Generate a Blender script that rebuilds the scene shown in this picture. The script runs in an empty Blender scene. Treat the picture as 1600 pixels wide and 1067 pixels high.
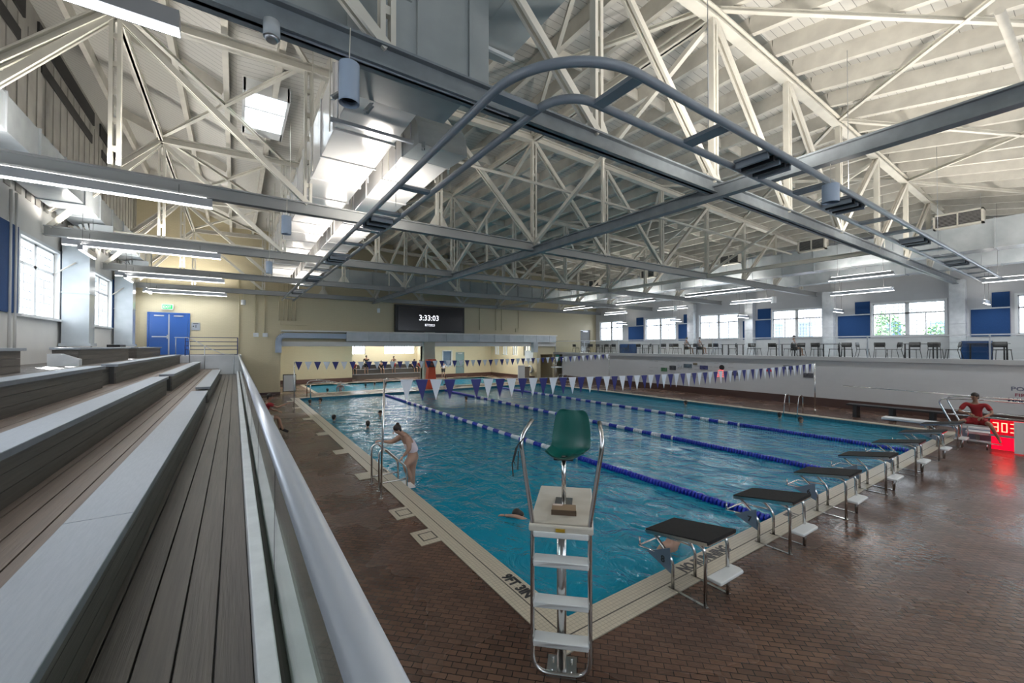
import bpy, bmesh, math, random
from mathutils import Vector, Matrix, Quaternion
random.seed(7)
scn = bpy.context.scene
COL = scn.collection
R = math.radians
PI = math.pi
# ------------------------------------------------------------ camera, world, exposure
cd = bpy.data.cameras.new('camera'); cam = bpy.data.objects.new('camera', cd); COL.objects.link(cam)
cam.location = (0, 0, 3.1); cam.rotation_euler = (R(90.68), 0, R(-33.95))
cd.sensor_width = 36; cd.lens = 643 / 1600 * 36; cd.clip_start = .03; cd.clip_end = 300
scn.camera = cam
scn.view_settings.view_transform = 'Standard'; scn.view_settings.look = 'None'
scn.view_settings.exposure = 0.6; scn.view_settings.gamma = 1.0
scn.view_settings.use_curve_mapping = False
wd = bpy.data.worlds.new('daylight'); scn.world = wd; wd.use_nodes = True
bg = wd.node_tree.nodes['Background']; bg.inputs[0].default_value = (.90, .95, 1, 1); bg.inputs[1].default_value = 4.2
cy = scn.cycles
cy.use_denoising = True; cy.max_bounces = 8; cy.diffuse_bounces = 4; cy.glossy_bounces = 4
cy.transmission_bounces = 6; cy.transparent_max_bounces = 12; cy.sample_clamp_indirect = 6
cy.caustics_reflective = False; cy.caustics_refractive = False

def area(name, loc, size, rot, power, color=(1, 1, 1), portal=False):
    l = bpy.data.lights.new(name, 'AREA'); l.shape = 'RECTANGLE'; l.size, l.size_y = size
    l.energy = power; l.color = color
    if portal: l.cycles.is_portal = True
    o = bpy.data.objects.new(name, l); COL.objects.link(o); o.location = loc; o.rotation_euler = rot
    return o
sun = bpy.data.lights.new('sun', 'SUN'); sun.energy = 55.0; sun.angle = R(.6); sun.color = (1, .96, .88)
so = bpy.data.objects.new('sun', sun); COL.objects.link(so)
so.rotation_euler = Vector((-.62, 1.50, 1.0)).to_track_quat('Z', 'Y').to_euler()

# ------------------------------------------------------------ materials
MATS = {}
def mat(name, color=(.8, .8, .8), rough=.5, metal=0, emit=None, es=0, spec=.5, coat=0):
    if name in MATS: return MATS[name]
    m = bpy.data.materials.new(name); m.use_nodes = True
    b = m.node_tree.nodes['Principled BSDF']
    b.inputs['Base Color'].default_value = (*color, 1); b.inputs['Roughness'].default_value = rough
    b.inputs['Metallic'].default_value = metal; b.inputs['Specular IOR Level'].default_value = spec
    b.inputs['Coat Weight'].default_value = coat
    if emit: b.inputs['Emission Color'].default_value = (*emit, 1); b.inputs['Emission Strength'].default_value = es
    MATS[name] = m; return m
def nt(m): return m.node_tree.nodes, m.node_tree.links, m.node_tree.nodes['Principled BSDF']
def mottled(name, c1, c2, scale=3, rough=.6, bump=0, bscale=40, stretch=(1, 1, 1), metal=0, r2=None):
    """two-tone noise with a fine bump"""
    if name in MATS: return MATS[name]
    m = mat(name, c1, rough, metal); N, L, b = nt(m)
    tc = N.new('ShaderNodeTexCoord'); mp = N.new('ShaderNodeMapping'); mp.inputs['Scale'].default_value = stretch
    L.new(tc.outputs['Object'], mp.inputs[0])
    n = N.new('ShaderNodeTexNoise'); n.inputs['Scale'].default_value = scale; n.inputs['Detail'].default_value = 5
    L.new(mp.outputs[0], n.inputs[0])
    mx = N.new('ShaderNodeMix'); mx.data_type = 'RGBA'; mx.inputs[6].default_value = (*c1, 1); mx.inputs[7].default_value = (*c2, 1)
    rp = N.new('ShaderNodeMapRange'); rp.inputs[1].default_value = .35; rp.inputs[2].default_value = .65
    L.new(n.outputs[0], rp.inputs[0]); L.new(rp.outputs[0], mx.inputs[0]); L.new(mx.outputs[2], b.inputs['Base Color'])
    if r2 is not None:
        rr = N.new('ShaderNodeMapRange'); rr.inputs[3].default_value = rough; rr.inputs[4].default_value = r2
        L.new(rp.outputs[0], rr.inputs[0]); L.new(rr.outputs[0], b.inputs['Roughness'])
    if bump:
        n2 = N.new('ShaderNodeTexNoise'); n2.inputs['Scale'].default_value = bscale; L.new(mp.outputs[0], n2.inputs[0])
        bp = N.new('ShaderNodeBump'); bp.inputs['Strength'].default_value = bump; bp.inputs['Distance'].default_value = .01
        L.new(n2.outputs[0], bp.inputs['Height']); L.new(bp.outputs[0], b.inputs['Normal'])
    return m
def block_wall(name, c, mortar, bw=.4, bh=.2, axis='X', bump=.25):
    """painted masonry: brick pattern in the wall's own plane"""
    if name in MATS: return MATS[name]
    m = mat(name, c, .55); N, L, b = nt(m)
    tc = N.new('ShaderNodeTexCoord'); sp = N.new('ShaderNodeSeparateXYZ'); cb = N.new('ShaderNodeCombineXYZ')
    L.new(tc.outputs['Object'], sp.inputs[0]); L.new(sp.outputs['Y' if axis == 'X' else 'X'], cb.inputs[0]); L.new(sp.outputs['Z'], cb.inputs[1])
    br = N.new('ShaderNodeTexBrick'); br.inputs['Scale'].default_value = 1; br.inputs['Brick Width'].default_value = bw
    br.inputs['Row Height'].default_value = bh; br.inputs['Mortar Size'].default_value = .006
    br.inputs['Color1'].default_value = (*c, 1); br.inputs['Color2'].default_value = (*[x * .97 for x in c], 1)
    br.inputs['Mortar'].default_value = (*mortar, 1); br.inputs['Mortar Smooth'].default_value = .6
    L.new(cb.outputs[0], br.inputs[0]); L.new(br.outputs[0], b.inputs['Base Color'])
    bp = N.new('ShaderNodeBump'); bp.inputs['Strength'].default_value = bump; bp.inputs['Distance'].default_value = .01; bp.invert = True
    L.new(br.outputs['Fac'], bp.inputs['Height']); L.new(bp.outputs[0], b.inputs['Normal'])
    return m
def deck_mat():
    m = mat('brown_brick_tile', (.1, .06, .045), .3, spec=.4); N, L, b = nt(m)
    tc = N.new('ShaderNodeTexCoord'); mp = N.new('ShaderNodeMapping'); mp.inputs['Rotation'].default_value = (0, 0, R(45))
    L.new(tc.outputs['Object'], mp.inputs[0])
    br = N.new('ShaderNodeTexBrick'); br.inputs['Scale'].default_value = 1; br.inputs['Brick Width'].default_value = .15
    br.inputs['Row Height'].default_value = .075; br.inputs['Mortar Size'].default_value = .005
    br.inputs['Color1'].default_value = (.155, .092, .066, 1); br.inputs['Color2'].default_value = (.098, .060, .045, 1)
    br.inputs['Mortar'].default_value = (.022, .015, .013, 1); br.inputs['Mortar Smooth'].default_value = .3; br.inputs['Bias'].default_value = 0
    L.new(mp.outputs[0], br.inputs[0])
    n = N.new('ShaderNodeTexNoise'); n.inputs['Scale'].default_value = .9; n.inputs['Detail'].default_value = 6
    L.new(tc.outputs['Object'], n.inputs[0])
    mx = N.new('ShaderNodeMix'); mx.data_type = 'RGBA'; mx.blend_type = 'MULTIPLY'; mx.inputs[0].default_value = .7
    cr = N.new('ShaderNodeValToRGB'); cr.color_ramp.elements[0].position = .35; cr.color_ramp.elements[0].color = (.72, .62, .6, 1)
    cr.color_ramp.elements[1].position = .62; cr.color_ramp.elements[1].color = (1.1, 1.05, 1, 1)
    L.new(n.outputs[0], cr.inputs[0]); L.new(br.outputs[0], mx.inputs[6]); L.new(cr.outputs[0], mx.inputs[7]); L.new(mx.outputs[2], b.inputs['Base Color'])
    n2 = N.new('ShaderNodeTexNoise'); n2.inputs['Scale'].default_value = .55; n2.inputs['Detail'].default_value = 3; L.new(tc.outputs['Object'], n2.inputs[0])
    mr = N.new('ShaderNodeMapRange'); mr.inputs[1].default_value = .3; mr.inputs[2].default_value = .7; mr.inputs[3].default_value = .09; mr.inputs[4].default_value = .42
    L.new(n2.outputs[0], mr.inputs[0]); L.new(mr.outputs[0], b.inputs['Roughness'])
    n3 = N.new('ShaderNodeTexNoise'); n3.inputs['Scale'].default_value = 14; L.new(tc.outputs['Object'], n3.inputs[0])
    ad = N.new('ShaderNodeMath'); ad.operation = 'MULTIPLY_ADD'; ad.inputs[1].default_value = -1.0
    L.new(br.outputs['Fac'], ad.inputs[0]); L.new(n3.outputs[0], ad.inputs[2])
    bp = N.new('ShaderNodeBump'); bp.inputs['Strength'].default_value = .8; bp.inputs['Distance'].default_value = .009
    L.new(ad.outputs[0], bp.inputs['Height']); L.new(bp.outputs[0], b.inputs['Normal'])
    return m
def grid_tile(name, c, mortar, size, rough=.35, msize=.06):
    if name in MATS: return MATS[name]
    m = mat(name, c, rough); N, L, b = nt(m)
    tc = N.new('ShaderNodeTexCoord')
    br = N.new('ShaderNodeTexBrick'); br.offset = 0; br.inputs['Scale'].default_value = 1; br.inputs['Brick Width'].default_value = size
    br.inputs['Row Height'].default_value = size; br.inputs['Mortar Size'].default_value = size * msize
    br.inputs['Color1'].default_value = (*c, 1); br.inputs['Color2'].default_value = (*[x * .93 for x in c], 1); br.inputs['Mortar'].default_value = (*mortar, 1)
    L.new(tc.outputs['Object'], br.inputs[0]); L.new(br.outputs[0], b.inputs['Base Color'])
    return m
def plank_mat(name, c1, c2, axis_len='Y'):
    s = (14, .5, 14) if axis_len == 'Y' else (.5, 14, 14)
    return mottled(name, c1, c2, 2.2, .5, .25, 6, s)
def schlick(N, L, f0, bump=None):
    lw = N.new('ShaderNodeLayerWeight'); lw.inputs[0].default_value = .5
    if bump: L.new(bump.outputs[0], lw.inputs['Normal'])
    p = N.new('ShaderNodeMath'); p.operation = 'POWER'; p.inputs[1].default_value = 5; L.new(lw.outputs['Facing'], p.inputs[0])
    q = N.new('ShaderNodeMath'); q.operation = 'MULTIPLY_ADD'; q.inputs[1].default_value = 1-f0; q.inputs[2].default_value = f0; L.new(p.outputs[0], q.inputs[0])
    return q
def water_mat():
    m = bpy.data.materials.new('pool_water'); m.use_nodes = True; N = m.node_tree.nodes; L = m.node_tree.links; N.clear()
    out = N.new('ShaderNodeOutputMaterial')
    tc = N.new('ShaderNodeTexCoord'); mp = N.new('ShaderNodeMapping'); mp.inputs['Scale'].default_value = (1, .75, 1); mp.inputs['Rotation'].default_value = (0, 0, R(25))
    L.new(tc.outputs['Object'], mp.inputs[0])
    n = N.new('ShaderNodeTexNoise'); n.inputs['Scale'].default_value = 1.9; n.inputs['Detail'].default_value = 5; n.inputs['Roughness'].default_value = .55; n.inputs['Distortion'].default_value = 1.2
    L.new(mp.outputs[0], n.inputs[0])
    bp = N.new('ShaderNodeBump'); bp.inputs['Strength'].default_value = 1; bp.inputs['Distance'].default_value = .085
    L.new(n.outputs[0], bp.inputs['Height'])
    gl = N.new('ShaderNodeBsdfGlossy'); gl.inputs['Roughness'].default_value = .04; L.new(bp.outputs[0], gl.inputs['Normal'])
    tr = N.new('ShaderNodeBsdfTransparent'); tr.inputs[0].default_value = (.50, .84, .93, 1)
    df = N.new('ShaderNodeBsdfDiffuse'); df.inputs[0].default_value = (.010, .40, .62, 1); L.new(bp.outputs[0], df.inputs['Normal'])
    rf = N.new('ShaderNodeBsdfRefraction'); rf.inputs[0].default_value = (.50, .84, .93, 1); rf.inputs['Roughness'].default_value = .05; rf.inputs['IOR'].default_value = 1.33; L.new(bp.outputs[0], rf.inputs['Normal'])
    m0 = N.new('ShaderNodeMixShader'); m0.inputs[0].default_value = .6; L.new(tr.outputs[0], m0.inputs[1]); L.new(rf.outputs[0], m0.inputs[2])
    m1 = N.new('ShaderNodeMixShader'); m1.inputs[0].default_value = .55; L.new(m0.outputs[0], m1.inputs[1]); L.new(df.outputs[0], m1.inputs[2])
    fr = schlick(N, L, .02, bp)
    m2 = N.new('ShaderNodeMixShader'); L.new(fr.outputs[0], m2.inputs[0]); L.new(m1.outputs[0], m2.inputs[1]); L.new(gl.outputs[0], m2.inputs[2])
    L.new(m2.outputs[0], out.inputs[0]); return m
def glass_mat(name, tint=(.93, .97, .96), refl=1.0):
    m = bpy.data.materials.new(name); m.use_nodes = True; N = m.node_tree.nodes; L = m.node_tree.links; N.clear()
    out = N.new('ShaderNodeOutputMaterial'); tr = N.new('ShaderNodeBsdfTransparent'); tr.inputs[0].default_value = (*tint, 1)
    gl = N.new('ShaderNodeBsdfGlossy'); gl.inputs['Roughness'].default_value = .02
    fr = schlick(N, L, .04)
    m2 = N.new('ShaderNodeMixShader'); L.new(fr.outputs[0], m2.inputs[0]); L.new(tr.outputs[0], m2.inputs[1]); L.new(gl.outputs[0], m2.inputs[2])
    L.new(m2.outputs[0], out.inputs[0]); return m

M_DECK = deck_mat()
M_COPE = grid_tile('cream_mosaic_tile', (.56, .50, .40), (.34, .31, .25), .05)
M_CHAR = mat('black_tile_letters', (.03, .03, .035), .4)
M_POOL = grid_tile('pale_blue_pool_tile', (.20, .62, .74), (.14, .48, .58), .15)
M_LINE = mat('dark_lane_tile', (.02, .07, .10), .4)
M_WATER = water_mat()
M_TEAL = grid_tile('teal_waterline_tile', (.03, .16, .24), (.02, .10, .15), .15, .2)
M_WHITEW = block_wall('white_painted_block', (.56, .57, .59), (.53, .54, .56), .4, .2, 'X', .12)
M_LEFTW = mottled('white_painted_plaster', (.70, .69, .66), (.66, .65, .63), 1.5, .6, .05)
M_YELL = block_wall('cream_yellow_brick', (.56, .50, .34), (.49, .43, .29), .2, .068, 'Y', .2)
M_YELLX = block_wall('cream_yellow_brick_side', (.60, .52, .35), (.52, .45, .30), .2, .068, 'X', .2)
M_BASE = mat('dark_brown_base_tile', (.07, .035, .028), .35)
M_BLUE = mottled('blue_acoustic_panel', (.012, .06, .19), (.010, .05, .16), 30, .9)
M_DOOR = mat('blue_door_paint', (.015, .085, .33), .4)
M_CREAM = mottled('cream_steel_paint', (.66, .64, .57), (.58, .56, .50), 2, .45)
M_JOIST = mottled('cream_timber_paint', (.62, .60, .54), (.54, .52, .47), 3, .6, .1, 30)
M_GREY = mottled('grey_steel_paint', (.20, .23, .25), (.16, .18, .20), 4, .4)
M_TUBE = mat('grey_tube_paint', (.22, .25, .29), .3)
M_DUCT = mottled('white_duct_enamel', (.74, .73, .72), (.66, .66, .66), .8, .16, .5, 1.2)
M_DUCTG = mottled('grey_galvanised_duct', (.30, .33, .34), (.24, .27, .28), 1.5, .35, .25, 1.5)
M_DUCTL = mottled('pale_galvanised_duct', (.48, .52, .55), (.38, .42, .45), 1.5, .22, .4, 1.4)
M_STEEL = mat('stainless_steel', (.62, .62, .62), .16, 1)
M_ALU = mat('brushed_aluminium', (.50, .52, .56), .35, 1)
M_LED = mat('white_led_diffuser', (1, 1, 1), .5, emit=(.97, .98, 1), es=5)
M_LEDUP = mat('white_led_top_strip', (1, 1, 1), .5, emit=(1, .98, .94), es=2.2)
M_BLACK = mat('black_plastic', (.012, .012, .014), .45)
M_RUBBER = mottled('black_grit_tread', (.006, .006, .007), (.014, .014, .015), 60, .9, .5, 200)
M_WPLAST = mat('white_plastic', (.72, .74, .75), .4)
M_CAN = mat('blue_grey_enamel', (.34, .42, .54), .35)
M_WOODP = plank_mat('grey_brown_composite', (.118, .102, .090), (.086, .076, .068))
M_WOODP2 = plank_mat('warm_brown_composite', (.185, .142, .116), (.145, .112, .094))
M_RISER = plank_mat('dark_riser_board', (.100, .092, .082), (.070, .064, .058))
M_SEAT = mottled('light_grey_seat_board', (.32, .355, .405), (.29, .325, .375), 12, .5, .15, 60, (6, .6, 6))
M_SEATE = mottled('slate_seat_edge', (.19, .21, .24), (.16, .18, .21), 8, .5)
M_RAIL = mat('satin_white_handrail', (.55, .58, .63), .28, .35)
M_KERB = mottled('white_painted_kerb', (.70, .73, .76), (.60, .63, .66), 5, .45, .1)
M_GLASS = glass_mat('clear_glass', (.86, .92, .88))
M_PANE = glass_mat('window_pane', (.94, .97, 1)); M_CLEAR = glass_mat('balcony_glass', (.97, .985, .98))
M_FRAME = mat('white_window_frame', (.72, .74, .75), .4)
M_NAVY = mat('navy_rail_paint', (.03, .045, .16), .4)
M_BUNT_B = mat('navy_pennant_vinyl', (.014, .018, .16), .5)
M_BUNT_W = mat('white_pennant_vinyl', (.74, .78, .86), .5)
M_FLOAT_B = mat('blue_float_plastic', (.01, .03, .42), .3)
M_FLOAT_W = mat('white_float_plastic', (.72, .76, .82), .3)
M_ROPE = mat('white_cord', (.6, .6, .6), .7)
M_SKIN = mottled('skin', (.44, .27, .20), (.39, .23, .17), 8, .5)
M_SKIND = mottled('tanned_skin', (.33, .19, .13), (.28, .16, .11), 8, .5)
M_HAIR = mottled('dark_hair', (.012, .009, .008), (.03, .02, .016), 40, .5)
M_RED = mat('red_cloth', (.30, .015, .02), .8)
M_SUIT = mat('pale_pink_swimsuit', (.74, .64, .70), .6)
M_DARKC = mat('black_cloth', (.012, .012, .015), .85)
M_ORANGE = mat('orange_red_plastic', (.60, .07, .02), .4)
M_TEALP = mat('teal_seat_plastic', (.005, .10, .085), .35)
M_LEDRED = mat('red_led_digit', (.9, .1, .08), .4, emit=(1, .10, .06), es=7)
M_REDP = mat('red_clock_face', (.25, .003, .006), .25, emit=(1, .0, .02), es=.35)
M_CARD = mat('brown_cardboard', (.27, .19, .12), .8)
M_SIDING = mottled('grey_white_siding', (.36, .35, .32), (.29, .28, .26), 1.5, .7, .1, 8)
M_DARKGAP = mat('dark_louvre', (.03, .03, .03), .8)

# ------------------------------------------------------------ mesh helpers
class MB:
    def __init__(s): s.bm = bmesh.new(); s.mi = 0
    def _face(s, vs, smooth=False):
        try:
            f = s.bm.faces.new(vs); f.material_index = s.mi; f.smooth = smooth
        except ValueError: pass
    def box(s, x0, x1, y0, y1, z0, z1):
        v = [s.bm.verts.new(p) for p in ((x0,y0,z0),(x1,y0,z0),(x1,y1,z0),(x0,y1,z0),(x0,y0,z1),(x1,y0,z1),(x1,y1,z1),(x0,y1,z1))]
        for a in ((0,3,2,1),(4,5,6,7),(0,1,5,4),(1,2,6,5),(2,3,7,6),(3,0,4,7)): s._face([v[i] for i in a])
        return s
    def bar(s, p, q, w, h, up=(0,0,1)):
        p = Vector(p); q = Vector(q); d = (q-p).normalized(); u = Vector(up)
        if abs(d.dot(u)) > .98: u = Vector((1,0,0))
        a = d.cross(u).normalized()*w/2; b = a.cross(d).normalized()*h/2
        v = [s.bm.verts.new(x) for x in (p-a-b,p+a-b,p+a+b,p-a+b,q-a-b,q+a-b,q+a+b,q-a+b)]
        for f in ((0,3,2,1),(4,5,6,7),(0,1,5,4),(1,2,6,5),(2,3,7,6),(3,0,4,7)): s._face([v[i] for i in f])
        return s
    def angle(s, p, q, w, h, t=.02, up=(0,0,1)):
        """channel bar: web plus two flanges"""
        p = Vector(p); q = Vector(q); d = (q-p).normalized(); u = Vector(up)
        if abs(d.dot(u)) > .98: u = Vector((1,0,0))
        a = d.cross(u).normalized(); b = a.cross(d).normalized()
        s.bar(p, q, t, h, up)
        for k in (-1, 1): s.bar(p+b*k*(h/2-t/2), q+b*k*(h/2-t/2), w, t, up)
        return s
    def tube(s, pts, r, seg=10, closed=False, cap=True):
        pts = [Vector(p) for p in pts]; n = len(pts); rings = []
        prev = None
        for i, p in enumerate(pts):
            if closed: d = pts[(i+1) % n]-pts[i-1]
            else: d = pts[min(i+1, n-1)]-pts[max(i-1, 0)]
            d.normalize()
            if prev is None:
                u = Vector((0,0,1)) if abs(d.z) < .9 else Vector((1,0,0)); a = d.cross(u).normalized()
            else: a = (prev-d*prev.dot(d)).normalized()
            prev = a; b = d.cross(a); rr = r[i] if isinstance(r, (list, tuple)) else r
            rings.append([s.bm.verts.new(p+(a*math.cos(2*PI*k/seg)+b*math.sin(2*PI*k/seg))*rr) for k in range(seg)])
        for i in range(n if closed else n-1):
            A, B = rings[i], rings[(i+1) % n]
            for k in range(seg): s._face([A[k], A[(k+1)%seg], B[(k+1)%seg], B[k]], True)
        if cap and not closed: s._face(rings[0][::-1]); s._face(rings[-1])
        return s
    def ell(s, c, rx, ry, rz, seg=14, ring=8, rot=None):
        c = Vector(c); rows = []
        for i in range(ring+1):
            t = PI*i/ring; row = []
            for k in range(seg if 0 < i < ring else 1):
                v = Vector((rx*math.sin(t)*math.cos(2*PI*k/seg), ry*math.sin(t)*math.sin(2*PI*k/seg), rz*math.cos(t)))
                if rot: v = rot @ v
                row.append(s.bm.verts.new(c+v))
            rows.append(row)
        for i in range(ring):
            A, B = rows[i], rows[i+1]
            for k in range(seg):
                a = [A[k % len(A)], B[k % len(B)], B[(k+1) % len(B)], A[(k+1) % len(A)]]
                a = list(dict.fromkeys(a))
                if len(a) > 2: s._face(a, True)
        return s
    def prism(s, poly, d):
        """closed polygon (3-D points) extruded by vector d"""
        d = Vector(d); A = [s.bm.verts.new(p) for p in poly]; B = [s.bm.verts.new(Vector(p)+d) for p in poly]; n = len(A)
        s._face(A[::-1]); s._face(B)
        for i in range(n): s._face([A[i], A[(i+1)%n], B[(i+1)%n], B[i]])
        return s
    def build(s, name, m, parent=None, bevel=0, loc=None, subsurf=0):
        bmesh.ops.recalc_face_normals(s.bm, faces=s.bm.faces)
        me = bpy.data.meshes.new(name); s.bm.to_mesh(me); s.bm.free()
        for x in (m if isinstance(m, (list, tuple)) else [m]): me.materials.append(x)
        o = bpy.data.objects.new(name, me); COL.objects.link(o)
        if parent: o.parent = parent; o.matrix_parent_inverse = parent.matrix_basis.inverted()
        if bevel:
            b = o.modifiers.new('bevel', 'BEVEL'); b.width = bevel; b.segments = 2; b.limit_method = 'ANGLE'
        if subsurf:
            b = o.modifiers.new('sub', 'SUBSURF'); b.levels = b.render_levels = subsurf
        return o
def tag(o, label=None, cat=None, group=None, kind=None):
    if label: o['label'] = label
    if cat: o['category'] = cat
    if group: o['group'] = group
    if kind: o['kind'] = kind
    return o
def thing(name, label, cat, loc=(0,0,0), rz=0, group=None):
    o = bpy.data.objects.new(name, None); COL.objects.link(o); o.location = loc; o.rotation_euler = (0,0,rz); o.empty_display_size = .1
    return tag(o, label, cat, group)
def part(mb, name, m, parent, **k):
    """a part whose mesh is written in the parent's local space"""
    o = mb.build(name, m, None, **k); o.parent = parent; return o
def struct(mb, name, m, **k): return tag(mb.build(name, m, **k), kind='structure')
def copy_tree(o, parent=None):
    c = o.copy(); COL.objects.link(c); c.parent = parent
    for ch in list(o.children): copy_tree(ch, c)
    return c
def arc(c, r, a0, a1, n, u, v):
    c = Vector(c); u = Vector(u); v = Vector(v)
    return [c+u*(r*math.cos(a0+(a1-a0)*i/n))+v*(r*math.sin(a0+(a1-a0)*i/n)) for i in range(n+1)]
def fillet(pts, r, n=6):
    """polyline with rounded corners"""
    P = [Vector(p) for p in pts]; out = [P[0]]
    for i in range(1, len(P)-1):
        a = (P[i-1]-P[i]).normalized(); b = (P[i+1]-P[i]).normalized()
        rr = min(r, (P[i-1]-P[i]).length*.48, (P[i+1]-P[i]).length*.48)
        s, e = P[i]+a*rr, P[i]+b*rr
        for k in range(n+1):
            t = k/n; out.append(s*(1-t)**2+P[i]*2*t*(1-t)+e*t*t)
    out.append(P[-1]); return out
def text_mesh(name, s, size, m, loc, right, up, parent=None, bold=0, depth=.002, sx=1):
    cu = bpy.data.curves.new(name, 'FONT'); cu.body = s; cu.size = size; cu.extrude = depth; cu.offset = bold; cu.resolution_u = 2
    t = bpy.data.objects.new(name+'_c', cu); COL.objects.link(t)
    dg = bpy.context.evaluated_depsgraph_get(); me = bpy.data.meshes.new_from_object(t.evaluated_get(dg))
    bpy.data.objects.remove(t)
    r = Vector(right).normalized(); u = Vector(up).normalized(); n = r.cross(u)
    M = Matrix((r*sx, u, n)).transposed().to_4x4(); M.translation = Vector(loc); me.transform(M)
    me.materials.clear(); me.materials.append(m)
    o = bpy.data.objects.new(name, me); COL.objects.link(o)
    if parent: o.parent = parent; o.matrix_parent_inverse = parent.matrix_basis.inverted()
    return o
ORD = 'first second third fourth fifth sixth seventh eighth ninth tenth eleventh twelfth thirteenth fourteenth fifteenth sixteenth'.split()
ORD += ['%dth' % k for k in range(17, 80)]
# ------------------------------------------------------------ structure
def holes_boxes(mb, u0, u1, v0, v1, holes, put):
    us = sorted({u0, u1, *[x for h in holes for x in h[:2] if u0 < x < u1]}); vs = sorted({v0, v1, *[x for h in holes for x in h[2:] if v0 < x < v1]})
    for i in range(len(us)-1):
        for j in range(len(vs)-1):
            cu, cv = (us[i]+us[i+1])/2, (vs[j]+vs[j+1])/2
            if any(h[0] < cu < h[1] and h[2] < cv < h[3] for h in holes): continue
            put(us[i], us[i+1], vs[j], vs[j+1])
def wall_x(name, x0, x1, y0, y1, z0, z1, m, holes=()):
    mb = MB(); holes_boxes(mb, y0, y1, z0, z1, holes, lambda a, b, c, d: mb.box(x0, x1, a, b, c, d)); return struct(mb, name, m)
def wall_y(name, y0, y1, x0, x1, z0, z1, m, holes=()):
    mb = MB(); holes_boxes(mb, x0, x1, z0, z1, holes, lambda a, b, c, d: mb.box(a, b, y0, y1, c, d)); return struct(mb, name, m)

PX0, PX1, PY0, PY1 = 3.15, 21.3, 3.55, 27.6        # main pool
QX0, QX1, QY0, QY1 = 4.6, 21.0, 29.9, 36.6         # far shallow pool
mb = MB(); holes_boxes(mb, -4.6, 31, -5, 48, [(PX0-.02, PX1+.02, PY0-.02, PY1+.02), (QX0, QX1, QY0, QY1)], lambda a, b, c, d: mb.box(a, b, c, d, -.3, 0))
struct(mb, 'floor', M_DECK)
mb = MB(); mb.box(PX0, PX1, PY0, PY1, -2.4, -2.3)
struct(mb, 'floor_pool', M_POOL)
mb = MB()
for a in ((PX0-.1, PX0, PY0, PY1), (PX1, PX1+.1, PY0, PY1), (PX0, PX1, PY0-.1, PY0), (PX0, PX1, PY1, PY1+.1)): mb.box(*a, -2.4, -.3)
struct(mb, 'wall_pool', M_POOL)
mb = MB(); mb.box(QX0, QX1, QY0, QY1, -1.1, -1.0)
for a in ((QX0-.1, QX0, QY0, QY1), (QX1, QX1+.1, QY0, QY1), (QX0, QX1, QY0-.1, QY0), (QX0, QX1, QY1, QY1+.1)): mb.box(*a, -1.1, -.02)
struct(mb, 'floor_far_pool', M_POOL)
mb = MB()                                          # lane lines on the pool floor, with end crosses
for k in range(8):
    x = 4.9+2.22*k; mb.box(x-.14, x+.14, PY0+1.6, PY1-1.6, -2.3, -2.296)
    for y in (PY0+1.6, PY1-1.6): mb.box(x-.5, x+.5, y-.14, y+.14, -2.3, -2.295)
struct(mb, 'trim_1', M_LINE)
mb = MB()                                          # teal tile band at the waterline
e = .02
mb.box(PX0-e, PX0+.01, PY0, PY1, -.34, -.02).box(PX1-.01, PX1+e, PY0, PY1, -.34, -.02)
mb.box(PX0, PX1, PY0-e, PY0+.01, -.34, -.02).box(PX0, PX1, PY1-.01, PY1+e, -.34, -.02)
struct(mb, 'trim_2', M_TEAL)
mb = MB(); w = .40                                  # cream coping with a raised lip
mb.box(PX0-w, PX0+.03, PY0-w, PY1+.25, -.02, .012).box(PX1-.03, PX1+.3, PY0-w, PY1+.25, -.02, .012)
mb.box(PX0+.03, PX1-.03, PY0-w, PY0+.03, -.02, .012).box(PX0+.03, PX1-.03, PY1-.03, PY1+.25, -.02, .012)
for y in (6.1, 7.25, 9.9, 12.6, 15.6, 19.2, 23.0, 25.9): mb.box(PX0-w-.33, PX0-w, y, y+.52, -.02, .011)
mb.box(QX0-.25, QX1+.25, QY0-.25, QY0, -.02, .012).box(QX0-.25, QX1+.25, QY1, QY1+.25, -.02, .012)
mb.box(QX0-.25, QX0, QY0, QY1, -.02, .012).box(QX1, QX1+.25, QY0, QY1, -.02, .012)
struct(mb, 'trim_3', M_COPE)
mb = MB()                                          # dark gutter joint along the coping
mb.box(PX0-.215, PX0-.20, PY0-.2, PY1, .0122, .0135).box(PX0-.2, PX1, PY0-.215, PY0-.20, .0122, .0135)
for y in (6.1, 7.25):
    a = .12
    for q in ((PX0-w-.25, PX0-w-.23, y+a, y+.4), (PX0-w-.02, PX0-w, y+a, y+.4), (PX0-w-.25, PX0-w, y+a, y+a+.02), (PX0-w-.25, PX0-w, y+.38, y+.4)): mb.box(*q, .011, .0135)
struct(mb, 'trim_4', mat('dark_joint', (.09, .08, .07), .6))
def water(name, x0, x1, y0, y1, z, label):
    mb = MB(); mb._face([mb.bm.verts.new(p) for p in ((x0,y0,z),(x1,y0,z),(x1,y1,z),(x0,y1,z))])
    o = mb.build(name, M_WATER)
    if o.data.polygons[0].normal.z < 0: o.data.flip_normals()
    return tag(o, label, 'water', kind='stuff')
water('pool_water', PX0, PX1, PY0, PY1, -.14, 'rippling turquoise water filling the lap pool')
water('pool_water', QX0, QX1, QY0, QY1, -.10, 'pale glittering water of the shallow pool beyond the lap pool')
def letters(txt, size, loc, right, up, label, sx=1):
    o = text_mesh('floor_lettering', txt, size, M_CHAR, loc, right, up, bold=size*.05, depth=.001, sx=sx); return tag(o, label, 'floor marking')
letters('9FT 3IN', .20, (2.985, 4.69, .0135), (0,-1,0), (1,0,0), 'black tile depth lettering on the coping beside the tall guard stand', .85)
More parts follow.
